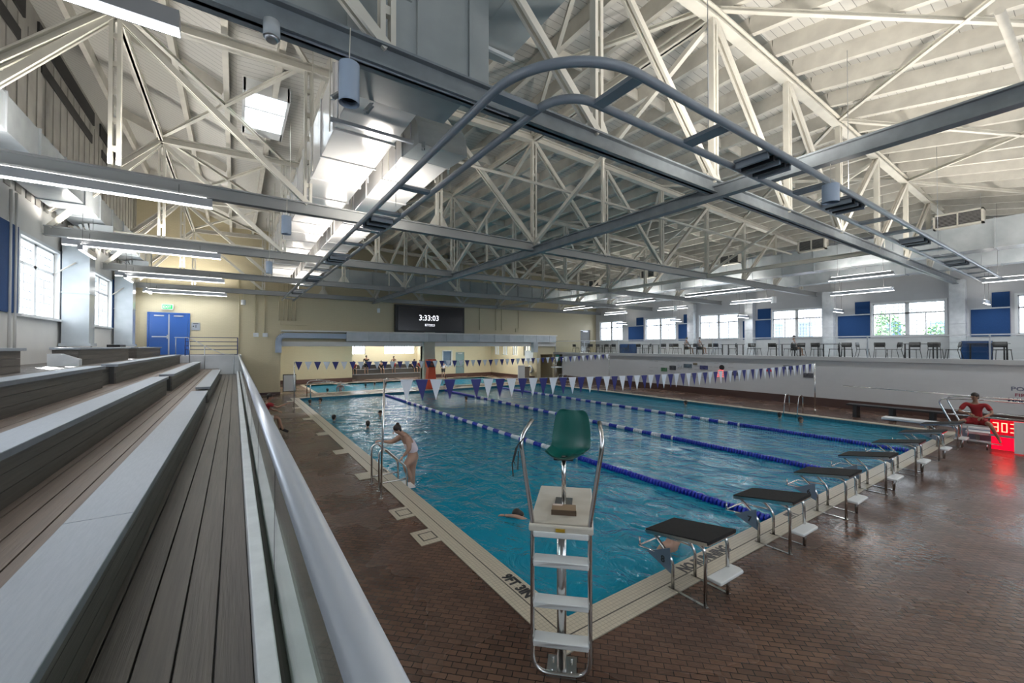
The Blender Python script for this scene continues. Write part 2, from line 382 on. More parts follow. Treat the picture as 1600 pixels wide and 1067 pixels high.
letters('NO RUNNING', .225, (5.12, 3.365, .0135), (1,0,0), (0,1,0), 'black tile warning lettering on the coping under the nearest starting block', .80)
letters('9FT', .225, (8.35, 3.365, .0135), (1,0,0), (0,1,0), 'black tile depth lettering on the coping behind the second starting block', .82)
letters('9FT', .22, (PX0-.17, 10.45, .0135), (0,-1,0), (1,0,0), 'black tile depth lettering on the coping beyond the pool stair rails', .9)

# side walls
LWIN = [(y, y+2.85, 3.93, 5.98) for y in (2.6, 9.15, 15.68, 22.2, 27.0)]
RWIN = [(5.22, 8.2), (10.68, 13.6), (15.97, 19.0), (21.2, 24.25), (26.95, 29.86), (-.1, 2.8)]
RWIN = [(a, b, 3.70, 5.55) for a, b in RWIN]
wall_x('wall_left', -4.9, -4.6, -5, 30.8, 0, 7.2, M_LEFTW, LWIN)
mb = MB(); mb.box(-4.9, -4.6, -5, 30.8, 7.2, 12.5)
random.seed(2)
for k in range(58): mb.box(-4.6, -4.575, -5+k*.62, -5+k*.62+.31, 7.0, 11.55)
struct(mb, 'wall_left_upper', M_SIDING)
wall_x('wall_right', 25.4, 25.55, -5, 29.3, 0, 2.42, M_WHITEW)
wall_x('wall_balcony', 31, 31.3, -5, 30.8, 0, 10.6, M_WHITEW, RWIN)
mb = MB(); mb.box(25.32, 31, -5, 30.5, 2.38, 2.5); mb.box(25.30, 25.56, -5, 30.5, 2.36, 2.56)
struct(mb, 'floor_balcony', mat('pale_grey_screed', (.42, .43, .44), .5))
BDOOR = (28.85, 30.2, 2.5, 4.75)
wall_y('wall_far', 30.5, 30.8, -4.9, 31.3, 0, 12.2, M_YELL, [(2.45, 12.1, 0, 3.1), (13.0, 23.3, 0, 3.1), (23.75, 25.2, 0, 2.35), BDOOR])
wall_y('wall_near', -5.3, -5, -4.9, 31.3, 0, 12.2, M_WHITEW, [(x, x+3.2, 3.4, 6.0) for x in (-3.5, 2, 7, 12, 17, 22)])
# far hall behind the opening
ALW = [(8.9, 11.0, 2.3, 4.2), (12.9, 16.2, 2.3, 4.2)]
wall_y('wall_far_hall', 43, 43.3, -2, 32, -.2, 5.2, M_YELL, ALW)
wall_y('wall_far_hall_recess', 38.7, 39.0, -2, 8.75, 0, 5.2, M_YELL)
wall_y('wall_far_hall_office', 38.7, 39.0, 16.4, 26, 0, 5.2, M_YELL, [(17.6, 18.5, 1.15, 2.6), (19.0, 20.0, 0, 2.5)])
wall_x('wall_far_hall_left', 2.1, 2.4, 30.8, 39, 0, 5.2, M_YELLX)
wall_x('wall_recess_right', 16.4, 16.6, 38.7, 43, 0, 5.2, M_YELLX)
FHW = [(y, y+1.0, 2.2, 3.4) for y in (31.6, 33.6, 35.4, 37.0)]
wall_x('wall_far_hall_right', 23.3, 23.6, 30.8, 39, 0, 5.2, M_YELLX, FHW)
mb = MB(); mb.box(-2, 32, 30.8, 48, 5.0, 5.2); struct(mb, 'ceiling_far_hall', M_JOIST)
mb = MB()                                          # brown tile base course
mb.box(-4.6, 2.45, 30.44, 30.5, 0, .16).box(25.34, 25.4, -5, 29.3, 0, .42).box(23.24, 23.3, 30.8, 38.7, 0, .3).box(2.4, 8.75, 38.64, 38.7, 0, .3).box(16.6, 23.3, 38.64, 38.7, 0, .3)
struct(mb, 'baseboard_right', M_BASE)
# lintel beam with the ledge over it
mb = MB(); mb.box(2.45, 25.4, 30.25, 30.5, 3.1, 3.42); mb.box(2.45, 25.4, 30.0, 30.5, 4.06, 4.16)
struct(mb, 'trim_5', mat('white_beam_paint', (.66, .66, .64), .4))
mb = MB(); mb.box(12.1, 13.0, 30.1, 30.9, 0, 4.2); struct(mb, 'trim_6', mottled('sage_grey_column_paint', (.42, .43, .36), (.38, .39, .33), 2))

# windows: frame, mullions and grilles around two panes of glass
def window_x(i, x, y0, y1, z0, z1, side, label=None):
    t = .05; mb = MB(); a, b = (x, x+.10)
    mb.box(a, b, y0, y1, z0, z0+t).box(a, b, y0, y1, z1-t, z1).box(a, b, y0, y0+t, z0, z1).box(a, b, y1-t, y1, z0, z1)
    ym = (y0+y1)/2; zt = z0+(z1-z0)*.68
    mb.box(a, b, ym-.09, ym+.09, z0, z1).box(a, b, y0, y1, zt-.04, zt+.04)
    for q in (y0, ym):
        h = (y1-y0)/2; mb.box(a+.02, b-.02, q+h/2-.025, q+h/2+.025, z0, zt)
    o = struct(mb, 'window_%d' % i, M_FRAME)
    mb = MB(); c = (a+b)/2
    for q in (y0, ym):
        for k in range(1, 8): yy = q+(y1-y0)/2*k/8; mb.box(c-.006, c+.006, yy-.010, yy+.010, z0, z1)
        for k in range(1, 9): zz = z0+(z1-z0)*k/9; mb.box(c-.006, c+.006, q, q+(y1-y0)/2, zz-.010, zz+.010)
    mb.build('grille', M_FRAME, o)
    mb = MB(); mb.box(c+.02, c+.024, y0, y1, z0, z1); mb.build('pane', M_PANE, o)
    mb = MB(); xs = -1 if side == 'L' else 1
    xi = x+.1 if side == 'L' else x
    if side == 'L': mb.box(-4.62, -4.5, y0-.08, y1+.08, z0-.06, z0).box(-4.6, -4.55, y0-.09, y0, z0, z1+.09).box(-4.6, -4.55, y1, y1+.09, z0, z1+.09).box(-4.6, -4.55, y0, y1, z1, z1+.09)
    else: mb.box(30.9, 31.02, y0-.08, y1+.08, z0-.06, z0).box(30.95, 31, y0-.09, y0, z0, z1+.09).box(30.95, 31, y1, y1+.09, z0, z1+.09).box(30.95, 31, y0, y1, z1, z1+.09)
    mb.build('window_sill', M_FRAME, o)
    area('daylight_portal', (x-.15 if side == 'L' else x+.25, ym, (z0+z1)/2), (z1-z0, y1-y0), (0, R(-90 if side == 'L' else 90), 0), 1, portal=True)
    return o
n = 1
for h in LWIN: window_x(n, -4.78, *h, 'L'); n += 1
for h in RWIN: window_x(n, 31.06, *h, 'R'); n += 1
def window_y(i, y, x0, x1, z0, z1):
    t = .06; mb = MB(); mb.box(x0, x1, y, y+.1, z0, z0+t).box(x0, x1, y, y+.1, z1-t, z1).box(x0, x0+t, y, y+.1, z0, z1).box(x1-t, x1, y, y+.1, z0, z1)
    k = max(1, round((x1-x0)/1.1))
    for j in range(1, k): xx = x0+(x1-x0)*j/k; mb.box(xx-.05, xx+.05, y, y+.1, z0, z1)
    for j in range(1, k*4): xx = x0+(x1-x0)*j/k/4; mb.box(xx-.012, xx+.012, y+.03, y+.06, z0, z1)
    o = struct(mb, 'window_%d' % i, M_FRAME)
    mb = MB(); mb.box(x0, x1, y+.07, y+.075, z0, z1); mb.build('pane', M_PANE, o)
for h in ALW: window_y(n, 43.1, *h); n += 1; area('daylight_portal', ((h[0]+h[1])/2, 43.2, 3.5), (h[1]-h[0], 1.5), (R(-90), 0, 0), 1, portal=True)
for x in (-3.5, 2, 7, 12, 17, 22): window_y(n, -5.2, x, x+3.2, 3.4, 6.0); n += 1; area('daylight_portal', (x+1.6, -5.25, 4.7), (3.2, 2.6), (R(90), 0, 0), 1, portal=True)  # near wall windows are unseen, added to bring daylight in from behind
for h in FHW:
    mb = MB(); x = 23.4
    mb.box(x, x+.1, h[0], h[0]+.07, h[2], h[3]).box(x, x+.1, h[1]-.07, h[1], h[2], h[3]).box(x, x+.1, h[0], h[1], h[2], h[2]+.07).box(x, x+.1, h[0], h[1], h[3]-.07, h[3]).box(x, x+.1, h[0]+.47, h[0]+.53, h[2], h[3])
    o = struct(mb, 'window_%d' % n, M_FRAME); n += 1
    mb = MB(); mb.box(x+.04, x+.045, h[0], h[1], h[2], h[3]); mb.build('pane', M_PANE, o)
mb = MB(); mb.box(17.6, 18.5, 38.8, 38.86, 1.15, 2.6); o = struct(mb, 'window_%d' % n, mat('dim_blue_glass', (.10, .15, .22), .1)); n += 1
mb = MB(); mb.box(17.5, 18.6, 38.66, 38.7, 1.05, 1.15).box(17.5, 18.6, 38.66, 38.7, 2.6, 2.7).box(17.5, 17.6, 38.66, 38.7, 1.05, 2.7).box(18.5, 18.6, 38.66, 38.7, 1.05, 2.7); mb.build('window_frame', M_FRAME, o)

# doors
def door(i, x0, x1, y, z0, z1, m, leaves=2):
    mb = MB(); mb.box(x0-.08, x0, y-.04, y+.06, z0, z1+.08).box(x1, x1+.08, y-.04, y+.06, z0, z1+.08).box(x0, x1, y-.04, y+.06, z1, z1+.08)
    o = struct(mb, 'door_%d' % i, m); w = (x1-x0)/leaves
    for k in range(leaves):
        mb = MB(); mb.box(x0+w*k+.01, x0+w*(k+1)-.01, y-.02, y+.03, z0+.01, z1-.01); lf = mb.build('door_leaf', m, o); lf0 = lf if k == 0 else lf0
        mb = MB(); mb.box(x0+w*k+w*.25, x0+w*k+w*.75, y-.07, y-.02, z1-.14, z1-.07); mb.build('door_closer', M_ALU, lf)
    mb = MB(); mb.box(x0+w*.15, x0+w*.93, y-.10, y-.06, z0+1.0, z0+1.06).box(x0+w*.9, x0+w*.95, y-.10, y-.02, z0+.92, z0+1.14); mb.build('push_bar', M_ALU, lf0)
    if leaves > 1: mb = MB(); mb.box(x0+w-.03, x0+w+.03, y-.05, y-.02, z0, z1-.02); mb.build('door_post', M_ALU, o)
    return o
door(1, -4.0, -2.27, 30.46, 2.62, 4.95, M_DOOR)
door(2, BDOOR[0], BDOOR[1], 30.6, 2.5, 4.7, mat('grey_door_paint', (.16, .17, .17), .5), 1)
door(3, 19.0, 20.0, 38.75, 0, 2.45, mat('grey_green_door', (.16, .24, .25), .4), 1)
# lit passage behind the doorway under the balcony
mb = MB(); mb.box(23.7, 25.3, 32.4, 32.5, 0, 2.5).box(25.2, 25.3, 30.8, 32.5, 0, 2.5).box(23.65, 23.75, 30.8, 32.5, 0, 2.5).box(23.7, 25.3, 30.8, 32.5, 2.4, 2.5); struct(mb, 'wall_passage', M_YELLX)

# roof deck: flat over the hall, dropping to the near wall, rising to the old clerestory over the seats
def roof_z(x, y):
    z = 10.75 - .045*abs(x-8.25) if x > 0 else 10.38+(-x)*.42
    if y < 4.75: z -= (4.75-y)*.20
    return z
SKY = (.15, 1.25, 13.2, 15.9)
mb = MB()
xs = [-4.9, -3, -1.5, 0, SKY[0], SKY[1], 4, 8.25, 14, 20, 26, 31.3]; ys = [-5.3, 4.75, 11, SKY[2], SKY[3], 23.5, 30.8]
for i in range(len(xs)-1):
    for j in range(len(ys)-1):
        if xs[i] == SKY[0] and ys[j] == SKY[2]: continue
        a = [(x, y, roof_z(x, y)) for x, y in ((xs[i], ys[j]), (xs[i+1], ys[j]), (xs[i+1], ys[j+1]), (xs[i], ys[j+1]))]
        mb.prism(a, (0, 0, .12))
def deckroof():
    m = mat('white_roof_boards', (.60, .59, .56), .55); N, L, b = nt(m)
    tc = N.new('ShaderNodeTexCoord'); sp = N.new('ShaderNodeSeparateXYZ'); L.new(tc.outputs['Object'], sp.inputs[0])
    m1 = N.new('ShaderNodeMath'); m1.operation = 'MULTIPLY'; m1.inputs[1].default_value = 5.2; L.new(sp.outputs['Y'], m1.inputs[0])
    m2 = N.new('ShaderNodeMath'); m2.operation = 'FRACT'; L.new(m1.outputs[0], m2.inputs[0])
    m3 = N.new('ShaderNodeMath'); m3.operation = 'GREATER_THAN'; m3.inputs[1].default_value = .06; L.new(m2.outputs[0], m3.inputs[0])
    mx = N.new('ShaderNodeMix'); mx.data_type = 'RGBA'; mx.inputs[6].default_value = (.22, .22, .21, 1); mx.inputs[7].default_value = (.60, .59, .56, 1)
    L.new(m3.outputs[0], mx.inputs[0]); L.new(mx.outputs[2], b.inputs['Base Color']); return m
struct(mb, 'ceiling', deckroof())
mb = MB(); x0, x1, y0, y1 = SKY; z = 10.3
for q in ((x0-.02, x0+.05, y0, y1), (x1-.05, x1+.02, y0, y1), (x0, x1, y0, y0+.05), (x0, x1, y1-.5, y1), (x0, x1, y0+.9, y0+.96)): mb.box(*q, z-.25, z+.55)
o = struct(mb, 'window_%d' % n, M_FRAME); n += 1
mb = MB(); mb.box(x0, x1, y0, y1, z+.5, z+.52); mb.build('pane', M_PANE, o)
# ------------------------------------------------------------ roof steel
ZB, TY = 6.42, [4.75, 11.0, 17.2, 23.5, 29.7]
NX = [-5.4+3.42*k for k in range(12)]              # panel points; NX[4] = 8.28 is the ridge line
NX[0] = -4.45; NX[11] = 30.7
BN = ['nearest roof truss, its chord crossing above the guard stand', 'second roof truss from the starting blocks end', 'third roof truss from the starting blocks end', 'fourth roof truss, over the far end of the lap pool', 'farthest roof truss, right before the cream end wall']
def ztop(x):
    z = 10.06 - .032*abs(x-8.28)
    return z if x > -2.1 else z-(-2.0-x)*1.05
def i_beam(mb, p, q, w=.2, h=.28, t=.03):
    p = Vector(p); q = Vector(q); mb.bar(p, q, .05, h)
    for s in (-1, 1): d = Vector((0, 0, s*(h/2-t/2))); mb.bar(p+d, q+d, w, t)
    return mb
for ti, Y in enumerate(TY):
    t = thing('roof_truss', 'cream and grey steel '+BN[ti], 'roof truss', (NX[4], Y, ZB))
    mb = i_beam(MB(), (NX[0]-.1, Y, ZB), (30.9, Y, ZB)); mb.build('bottom_chord', M_GREY if ti == 0 else mat('light_grey_steel_paint', (.29, .30, .30), .4), t)
    mb = MB(); P = [(x, Y, ztop(x)) for x in [NX[0]]+[-2.0]+NX[2:]]
    for a, b in zip(P, P[1:]): i_beam(mb, a, b, .22, .22)
    mb.build('top_chord', M_CREAM, t)
    for k in range(1, 12):
        x = NX[k]
        if k == 11: continue
        mb = MB(); zt = ztop(x)
        for s in (-1, 1): mb.bar((x+s*.06, Y, ZB+.12), (x+s*.06, Y, zt-.08), .06, .13, (0, 1, 0))
        for j in range(1, 6): zz = ZB+(zt-ZB)*j/6; mb.box(x-.04, x+.04, Y-.04, Y+.04, zz-.05, zz+.05)
        mb.build('vertical', M_CREAM, t)
        if k < 3: continue
        g = MB(); g.prism([(x-.32, Y-.01, ZB+.1), (x+.32, Y-.01, ZB+.1), (x+.12, Y-.01, ZB+.45), (x-.12, Y-.01, ZB+.45)], (0, .02, 0)); g.build('gusset_plate', M_CREAM, t)
    D = [((1, 't'), (0, 'b')), ((1, 't'), (2, 'b')), ((2, 't'), (3, 'b')), ((3, 't'), (4, 'b')), ((4, 't'), (5, 'b')), ((5, 't'), (6, 'b')), ((6, 'b'), (7, 't')), ((7, 'b'), (8, 't')), ((8, 'b'), (9, 't')), ((9, 'b'), (10, 't'))]
    for (a, sa), (b, sb) in D:
        if (a, b) == (2, 3) and ti > 0: continue
        p = (NX[a], Y, ztop(NX[a])-.1 if sa == 't' else ZB+.12); q = (NX[b], Y, ztop(NX[b])-.1 if sb == 't' else ZB+.12)
        mb = MB()
        for s in (-1, 1): mb.bar((p[0], Y+s*.05, p[2]), (q[0], Y+s*.05, q[2]), .05, .12)
        mb.build('diagonal', M_CREAM, t)
# light hangers and sway rods between trusses
t = thing('ridge_girder', 'long grey steel girder crossing all roof trusses along the pool centre', 'girder', (8.28, 10, ZB))
i_beam(MB(), (8.28, -4.9, ZB-.12), (8.28, 30.4, ZB-.12), .18, .26).build('bottom_chord', M_GREY, t)
i_beam(MB(), (8.28, 4.75, 10.05), (8.28, 30.4, 10.05), .18, .2).build('top_chord', M_CREAM, t)
for a, b in zip(TY, TY[1:]):
    MB().bar((8.28, a, 9.95), (8.28, b, ZB+.1), .11, .11).build('diagonal', M_CREAM, t)
    MB().bar((8.28, (a+b)/2, 8.2), (8.28, (a+b)/2, ZB), .07, .07, (0, 1, 0)).build('vertical', M_CREAM, t)
t = thing('side_girder', 'slim cream steel girder linking the trusses above the pool far lanes', 'girder', (18.54, 10, ZB))
i_beam(MB(), (18.54, 4.75, ZB), (18.54, 30.4, ZB), .12, .16).build('bottom_chord', M_CREAM, t)
for a, b in zip(TY, TY[1:]): MB().bar((18.54, a, 9.6), (18.54, b, ZB+.1), .09, .09).build('diagonal', M_CREAM, t)
t = thing('side_girder', 'slim cream steel girder linking the trusses above the bleacher aisle', 'girder', (-2, 10, ZB))
i_beam(MB(), (-2, 4.75, 9.75), (-2, 30.4, 9.75), .12, .16).build('top_chord', M_CREAM, t)
# joists carrying the roof boards
k = 0
for x in [-3.6+1.12*i for i in range(31)]:
    mb = MB(); ys = [-5, 4.75, 30.5]
    sk = SKY[0]-.1 < x < SKY[1]+.1
    def seg(a, b):
        P = [Vector((x, y, roof_z(x, y)-.2)) for y in (a, b)]; mb.bar(P[0], P[1], .13, .40)
    seg(-5, 4.75)
    if sk: seg(4.75, SKY[2]-.06); seg(SKY[3]+.06, 30.5)
    else: seg(4.75, 30.5)
    o = mb.build('roof_joist', M_JOIST); tag(o, 'cream timber roof joist, %s counted across from the bleacher side wall' % ORD[k], 'roof joist', 'roof joists under the boards'); k += 1
# cross blocking, bay by bay
for k, y in enumerate((7.8, 14.1, 20.3, 26.6)):
    t = thing('blocking_row', 'row of cream timber blocking between joists, %s bay from the starting blocks' % ORD[k], 'blocking', (8, y, 10.4))
    for i in range(30):
        x = -3.6+1.12*i+.07
        if SKY[0]-1.1 < x < SKY[1]: continue
        MB().bar((x, y+(i % 2)*.12, roof_z(x, y)-.2), (x+.98, y+(i % 2)*.12, roof_z(x+.98, y)-.2), .06, .3).build('blocking_piece', M_JOIST, t)
# roof-plane sway braces, near bay falling to the near wall
def brace(a, b, label, w=.09):
    mb = MB(); mb.angle(a, b, w, w, .015); tag(mb.build('sway_brace', M_CREAM), label, 'brace')
zz = lambda x, y: roof_z(x, y)-.5
brace((8.4, 4.75, zz(8, 4.75)), (15.3, -1.5, zz(15, -1.5)), 'cream sway brace fanning from the ridge end of the nearest truss')
brace((15.1, 4.75, zz(15, 4.75)), (8.4, -1.5, zz(8, -1.5)), 'cream sway brace crossing under the near roof slope, ending by the ridge')
brace((15.1, 4.75, zz(15, 4.75)), (22, -1.5, zz(22, -1.5)), 'cream sway brace leaving the middle panel point of the nearest truss toward the balcony')
brace((22, 4.75, zz(22, 4.75)), (15.3, -1.5, zz(15, -1.5)), 'cream sway brace leaving the outer panel point of the nearest truss toward the pool')
brace((22, 4.75, zz(22, 4.75)), (28.8, -1.5, zz(28, -1.5)), 'cream sway brace over the balcony under the near roof slope')
for i in range(4):
    a, b = TY[i], TY[i+1]
    for j, (xa, xb) in enumerate(((-2, 1.42), (4.86, 8.2), (15.1, 21.9))):
        brace((xa, a, ztop(xa)+.12), (xb, b, ztop(xb)+.12), 'cream roof brace, %s truss bay, %s run from the bleacher side' % (ORD[i], ORD[2*j]))
        brace((xb, a, ztop(xb)+.12), (xa, b, ztop(xa)+.12), 'cream roof brace, %s truss bay, %s run from the bleacher side' % (ORD[i], ORD[2*j+1]))
# pipes
def pipe(pts, r, m, label, name='pipe', f=.15):
    return tag(MB().tube(fillet(pts, f), r, 8).build(name, m), label, 'pipe')
pipe([(9.6, 1.0, 8.2), (24, 1.0, 8.2), (25, 1.0, 6.2)], .06, M_JOIST, 'white pipe high above the deck before the nearest truss')
pipe([(1.5, 9.6, 7.9), (24, 9.6, 7.9)], .045, M_JOIST, 'white sprinkler pipe strung across between first and second trusses')
pipe([(1.5, 15.8, 7.9), (24, 15.8, 7.9)], .045, M_JOIST, 'white sprinkler pipe strung across between second and third trusses')
pipe([(-4.4, 12.2, 6.9), (.9, 12.2, 6.9)], .03, M_CREAM, 'thin white conduit above the bleachers behind the second truss')
pipe([(-4.4, 18.6, 6.9), (.9, 18.6, 6.9)], .03, M_CREAM, 'thin white conduit above the bleachers behind the third truss')
# dark louvre slots high on the clerestory wall
for k, y in enumerate((4.2, 10.4, 16.7, 23)):
    mb = MB(); mb.box(-4.60, -4.55, y, y+5.4, 11.6, 12.1); mb.box(-4.575, -4.54, y+.2, y+5.1, 10.8, 11.12)
    tag(mb.build('louvre_slot', M_DARKGAP), 'dark slot vent at the top of the siding, %s from the starting blocks end' % ORD[k], 'vent')

# ------------------------------------------------------------ ducts
def duct(name, label, p0, p1, w, h, m, ribs=1.25, ribm=None, extra=None):
    """rectangular duct between two points with flange ribs as parts"""
    p0 = Vector(p0); p1 = Vector(p1); t = thing(name, label, 'duct', (p0+p1)/2)
    MB().bar(p0, p1, w, h).build('duct_body', m, t, bevel=.01)
    d = (p1-p0); n = int(d.length/ribs)
    for k in range(n+1):
        c = p0+d*(k/max(n, 1)); u = d.normalized()*.02
        MB().bar(c-u, c+u, w+.06, h+.06).build('flange', ribm or m, t)
    return t
def drop_rods(t, xs, ys, z0, z1, m):
    for x in xs:
        for y in ys: MB().tube([(x, y, z0), (x, y, z1)], .012, 6).build('hanger_rod', m, t)
t = duct('main_duct', 'big glossy white square duct running over the pool edge beside the bleachers', (2.0, 6.6, 7.62), (2.0, 29.0, 7.62), 1.08, 1.16, M_DUCT, 1.3)
drop_rods(t, (1.4, 2.6), (8, 10, 14.5, 20.6, 26.5), 7, 10.2, M_CREAM)
t = duct('branch_duct', 'narrower glossy white duct running directly above the pipe ladder track', (3.33, 8.2, 7.42), (3.33, 29.0, 7.42), 1.02, .84, M_DUCT, 1.3)
drop_rods(t, (2.78, 3.88), (9, 12.5, 15.5, 18.5, 21.5), 6.95, 10.2, M_CREAM)
# elbow of the branch duct
mb = MB(); prof = arc((3.33, 8.25, 6.9), .94, PI/2, PI, 8, (0, 1, 0), (0, 0, 1))
poly = [Vector((2.82, p.y, p.z)) for p in prof]+[Vector((2.82, 8.25, 6.98))]
mb.prism(poly, (1.02, 0, 0)); tag(mb.build('duct_elbow', M_DUCTG), 'rounded grey elbow where the narrower white duct starts, behind the nearest truss', 'duct')
t = thing('plenum_box', 'large grey sheet metal plenum box hanging right behind the nearest truss', 'duct', (1.6, 5.9, 7.5))
MB().box(-.6, 3.0, 5.05, 5.35, 6.78, 8.6).build('plenum_body', M_DUCTG, t, bevel=.01); MB().box(1.42, 3.0, 5.35, 6.6, 6.98, 8.6).build('plenum_neck', M_DUCTG, t, bevel=.01)
for x in (-.4, .35, 1.1, 1.95, 2.7): MB().box(x-.03, x+.03, 5.02, 5.05, 6.8, 8.5).build('flange', M_DUCTG, t)
MB().box(1.3, 1.85, 5.02, 5.05, 7.5, 8.2).build('access_panel', M_DUCTG, t)
t = thing('overhead_duct', 'wide grey duct overhead, its underside folding over the nearest truss', 'duct', (3, 3, 8.6))
MB().box(1.2, 3.5, -1.0, 6.9, 8.55, 9.25).build('duct_body', M_DUCTG, t, bevel=.01)
MB().prism([(3.5, -1.0, 8.55), (4.32, -1.0, 8.6), (4.32, -1.0, 9.25), (3.5, -1.0, 9.25)], (0, 7.7, 0)).build('duct_side', M_DUCTG, t)
for y in (.2, 2.3, 4.2, 6.4): MB().box(1.15, 4.35, y-.03, y+.03, 8.49, 8.55).build('strut_channel', M_DUCTL, t)
for (x0, x1, y, z) in ((.9, 1.9, 4.3, 6.9), (1.6, 2.8, 7.3, 6.95)):
    pass
for k, (p, q) in enumerate((((1.02, 5.0, 6.6), (1.28, 5.35, 7.2)), ((1.1, 6.1, 6.55), (1.38, 6.5, 6.98)), ((1.6, 6.3, 6.6), (1.8, 6.7, 6.98)), ((2.75, 6.9, 6.6), (2.95, 7.4, 6.98)))):
    tag(MB().angle(p, q, .06, .06, .012).build('strut_bracket', M_DUCTL), 'short slotted steel strut under the plenum, %s from the bleachers' % ORD[k], 'bracket')
t = thing('trapeze_hanger', 'slotted steel trapeze bar under the big white duct by the nearest truss', 'hanger', (2, 7.4, 6.9))
MB().bar((1.3, 7.4, 6.92), (2.75, 7.4, 6.92), .06, .06).build('strut_channel', M_ALU, t)
for x in (1.42, 2.7): MB().tube([(x, 7.4, 6.92), (x, 7.4, 10.2)], .012, 6).build('hanger_rod', M_ALU, t)
duct('cross_duct', 'long grey galvanised duct crossing the hall before the farthest truss', (4.5, 27.6, 7.45), (24.6, 27.6, 7.45), .9, .95, M_DUCTG, 1.4)
t = duct('balcony_duct', 'long pale duct running the length of the balcony edge under the roof', (24.9, -4.8, 7.52), (24.9, 28.4, 7.52), .85, 1.15, M_DUCTL, 1.5)
drop_rods(t, (24.4,), (1, 6, 12, 18, 24), 7, 10.1, M_CREAM)
duct('upper_balcony_duct', 'smaller pale duct above the balcony close to the window wall', (28.3, -4.8, 7.1), (28.3, 29.5, 7.1), .7, .7, M_DUCTL, 1.5)
for k, (y0, y1) in enumerate(((3.0, 4.4), (8.2, 9.4), (12.4, 13.6), (18.2, 19.4), (23.5, 24.7))):
    t = thing('air_grille', 'white framed air grille on the balcony edge duct, %s from the starting blocks end' % ORD[k], 'air grille', (24.4, (y0+y1)/2, 8.2))
    z0, z1 = 7.95, 8.55
    mb = MB(); x = 24.2; mb.box(x, x+.5, y0, y1, z0, z0+.06).box(x, x+.5, y0, y1, z1-.06, z1).box(x, x+.5, y0, y0+.06, z0, z1).box(x, x+.5, y1-.06, y1, z0, z1).box(x, x+.5, (y0+y1)/2-.02, (y0+y1)/2+.02, z0, z1)
    mb.build('grille_frame', M_JOIST, t)
    mb = MB(); 
    for j in range(9): zz_ = z0+.08+j*.055; mb.box(x+.03, x+.06, y0+.06, y1-.06, zz_, zz_+.02)
    mb.build('louvre_blades', mat('grey_louvre', (.25, .25, .25), .5), t); MB().box(x+.1, x+.5, y0+.04, y1-.04, z0+.04, z1-.04).build('grille_box', M_DARKGAP, t)
t = thing('smoke_detector', 'round white detector under the chord of the nearest truss, left of the blue grey can', 'detector', (.28, 4.66, 6.2)); MB().tube([(.28, 4.66, 6.14), (.28, 4.66, 6.30)], .075, 18).build('detector_base', M_DUCTL, t); MB().tube([(.28, 4.66, 6.11), (.28, 4.66, 6.14)], [.05, .075], 18).build('detector_lens', M_ALU, t)
MB().tube([(.28, 4.70, 6.27), (3.1, 4.70, 6.27)], .012, 6).build('detector_conduit', M_TUBE, t)
# left aisle duct with two square drops
t = duct('aisle_duct', 'glossy pale duct under the roof along the window wall above the bleachers', (-4.0, -4.5, 7.45), (-4.0, 27.5, 7.45), .9, .7, M_DUCTL, 1.6)
for k, y in enumerate((18.85, 25.6)):
    t = thing('duct_drop', 'pale square duct dropping down the window wall, %s' % ('nearer the aisle' if k == 0 else 'nearer the blue doors'), 'duct', (-4.2, y, 2.62))
    P = [(-3.35, y, 6.75), (-4.2, y, 6.75), (-4.2, y, 3.2)]
    pts = fillet(P, .9, 8); mb = MB()
    for a, b in zip(pts, pts[1:]): mb.bar(a, b+(b-a)*.02, .62, .62, (0, 1, 0))
    mb.build('duct_body', M_DUCTL, t); MB().box(-4.56, -3.84, y-.36, y+.36, 3.1, 3.2).build('outlet_flange', M_DUCTL, t)
    MB().box(-4.53, -3.87, y-.33, y+.33, 4.78, 4.82).build('flange', M_DUCTL, t)
    MB().tube([(-4.6, y-.5, 5.35), (-4.2, y-.34, 5.75)], .025, 6).build('strut', M_CREAM, t)
# duct over the opening to the far hall
t = thing('white_wall_duct', 'pale duct over the opening to the far hall, turning down at its bleacher end', 'duct', (5, 30.1, 3.8))
pts = fillet([(2.3, 30.15, 2.7), (2.3, 30.15, 3.8), (6.5, 30.15, 3.8)], .45, 8); mb = MB()
for a, b in zip(pts, pts[1:]): mb.bar(a, b+(b-a)*.02, .34, .34, (0, 1, 0))
mb.build('duct_body', M_CAN, t); MB().box(6.4, 25.2, 29.95, 30.25, 3.46, 4.06).build('duct_run', M_DUCTL, t)
for k in range(13): MB().box(6.4+1.5*k-.015, 6.4+1.5*k+.015, 29.93, 29.97, 3.44, 4.08).build('flange', M_DUCTL, t)
t = thing('wall_duct_drop', 'white duct outlet on the end wall beside the passage door', 'duct', (22.6, 30.1, 2.6)); MB().box(22.5, 23.0, 29.9, 30.3, 2.55, 3.5).build('duct_body', M_DUCTL, t)

# ------------------------------------------------------------ pipe ladder track (two tubes with rungs)
t = thing('ladder_track', 'grey overhead track of two parallel tubes with rungs, bending over the guard stand', 'track', (3.5, 4, 6.0))
ZT = 6.0; c = (3.53, 3.96, ZT)
outer = [Vector((2.43, 29.4, ZT))]+arc(c, 1.10, PI, 1.5*PI, 16, (1, 0, 0), (0, 1, 0))+[Vector((27.3, 2.86, ZT))]
inner = [Vector((3.06, 29.4, ZT))]+arc(c, .47, PI, 1.5*PI, 12, (1, 0, 0), (0, 1, 0))+[Vector((27.3, 3.49, ZT))]
MB().tube(outer, .052, 12).build('track_tube', M_TUBE, t); MB().tube(inner, .052, 12).build('track_tube', M_TUBE, t)
def rung(a, b, w=.16, nm='rung', m=None): MB().bar(a, b, w, .05).build(nm, m or M_TUBE, t)
rung((2.43, 4.0, ZT-.02), (3.06, 4.0, ZT-.02)); rung((3.57, 2.86, ZT-.02), (3.57, 3.49, ZT-.02))
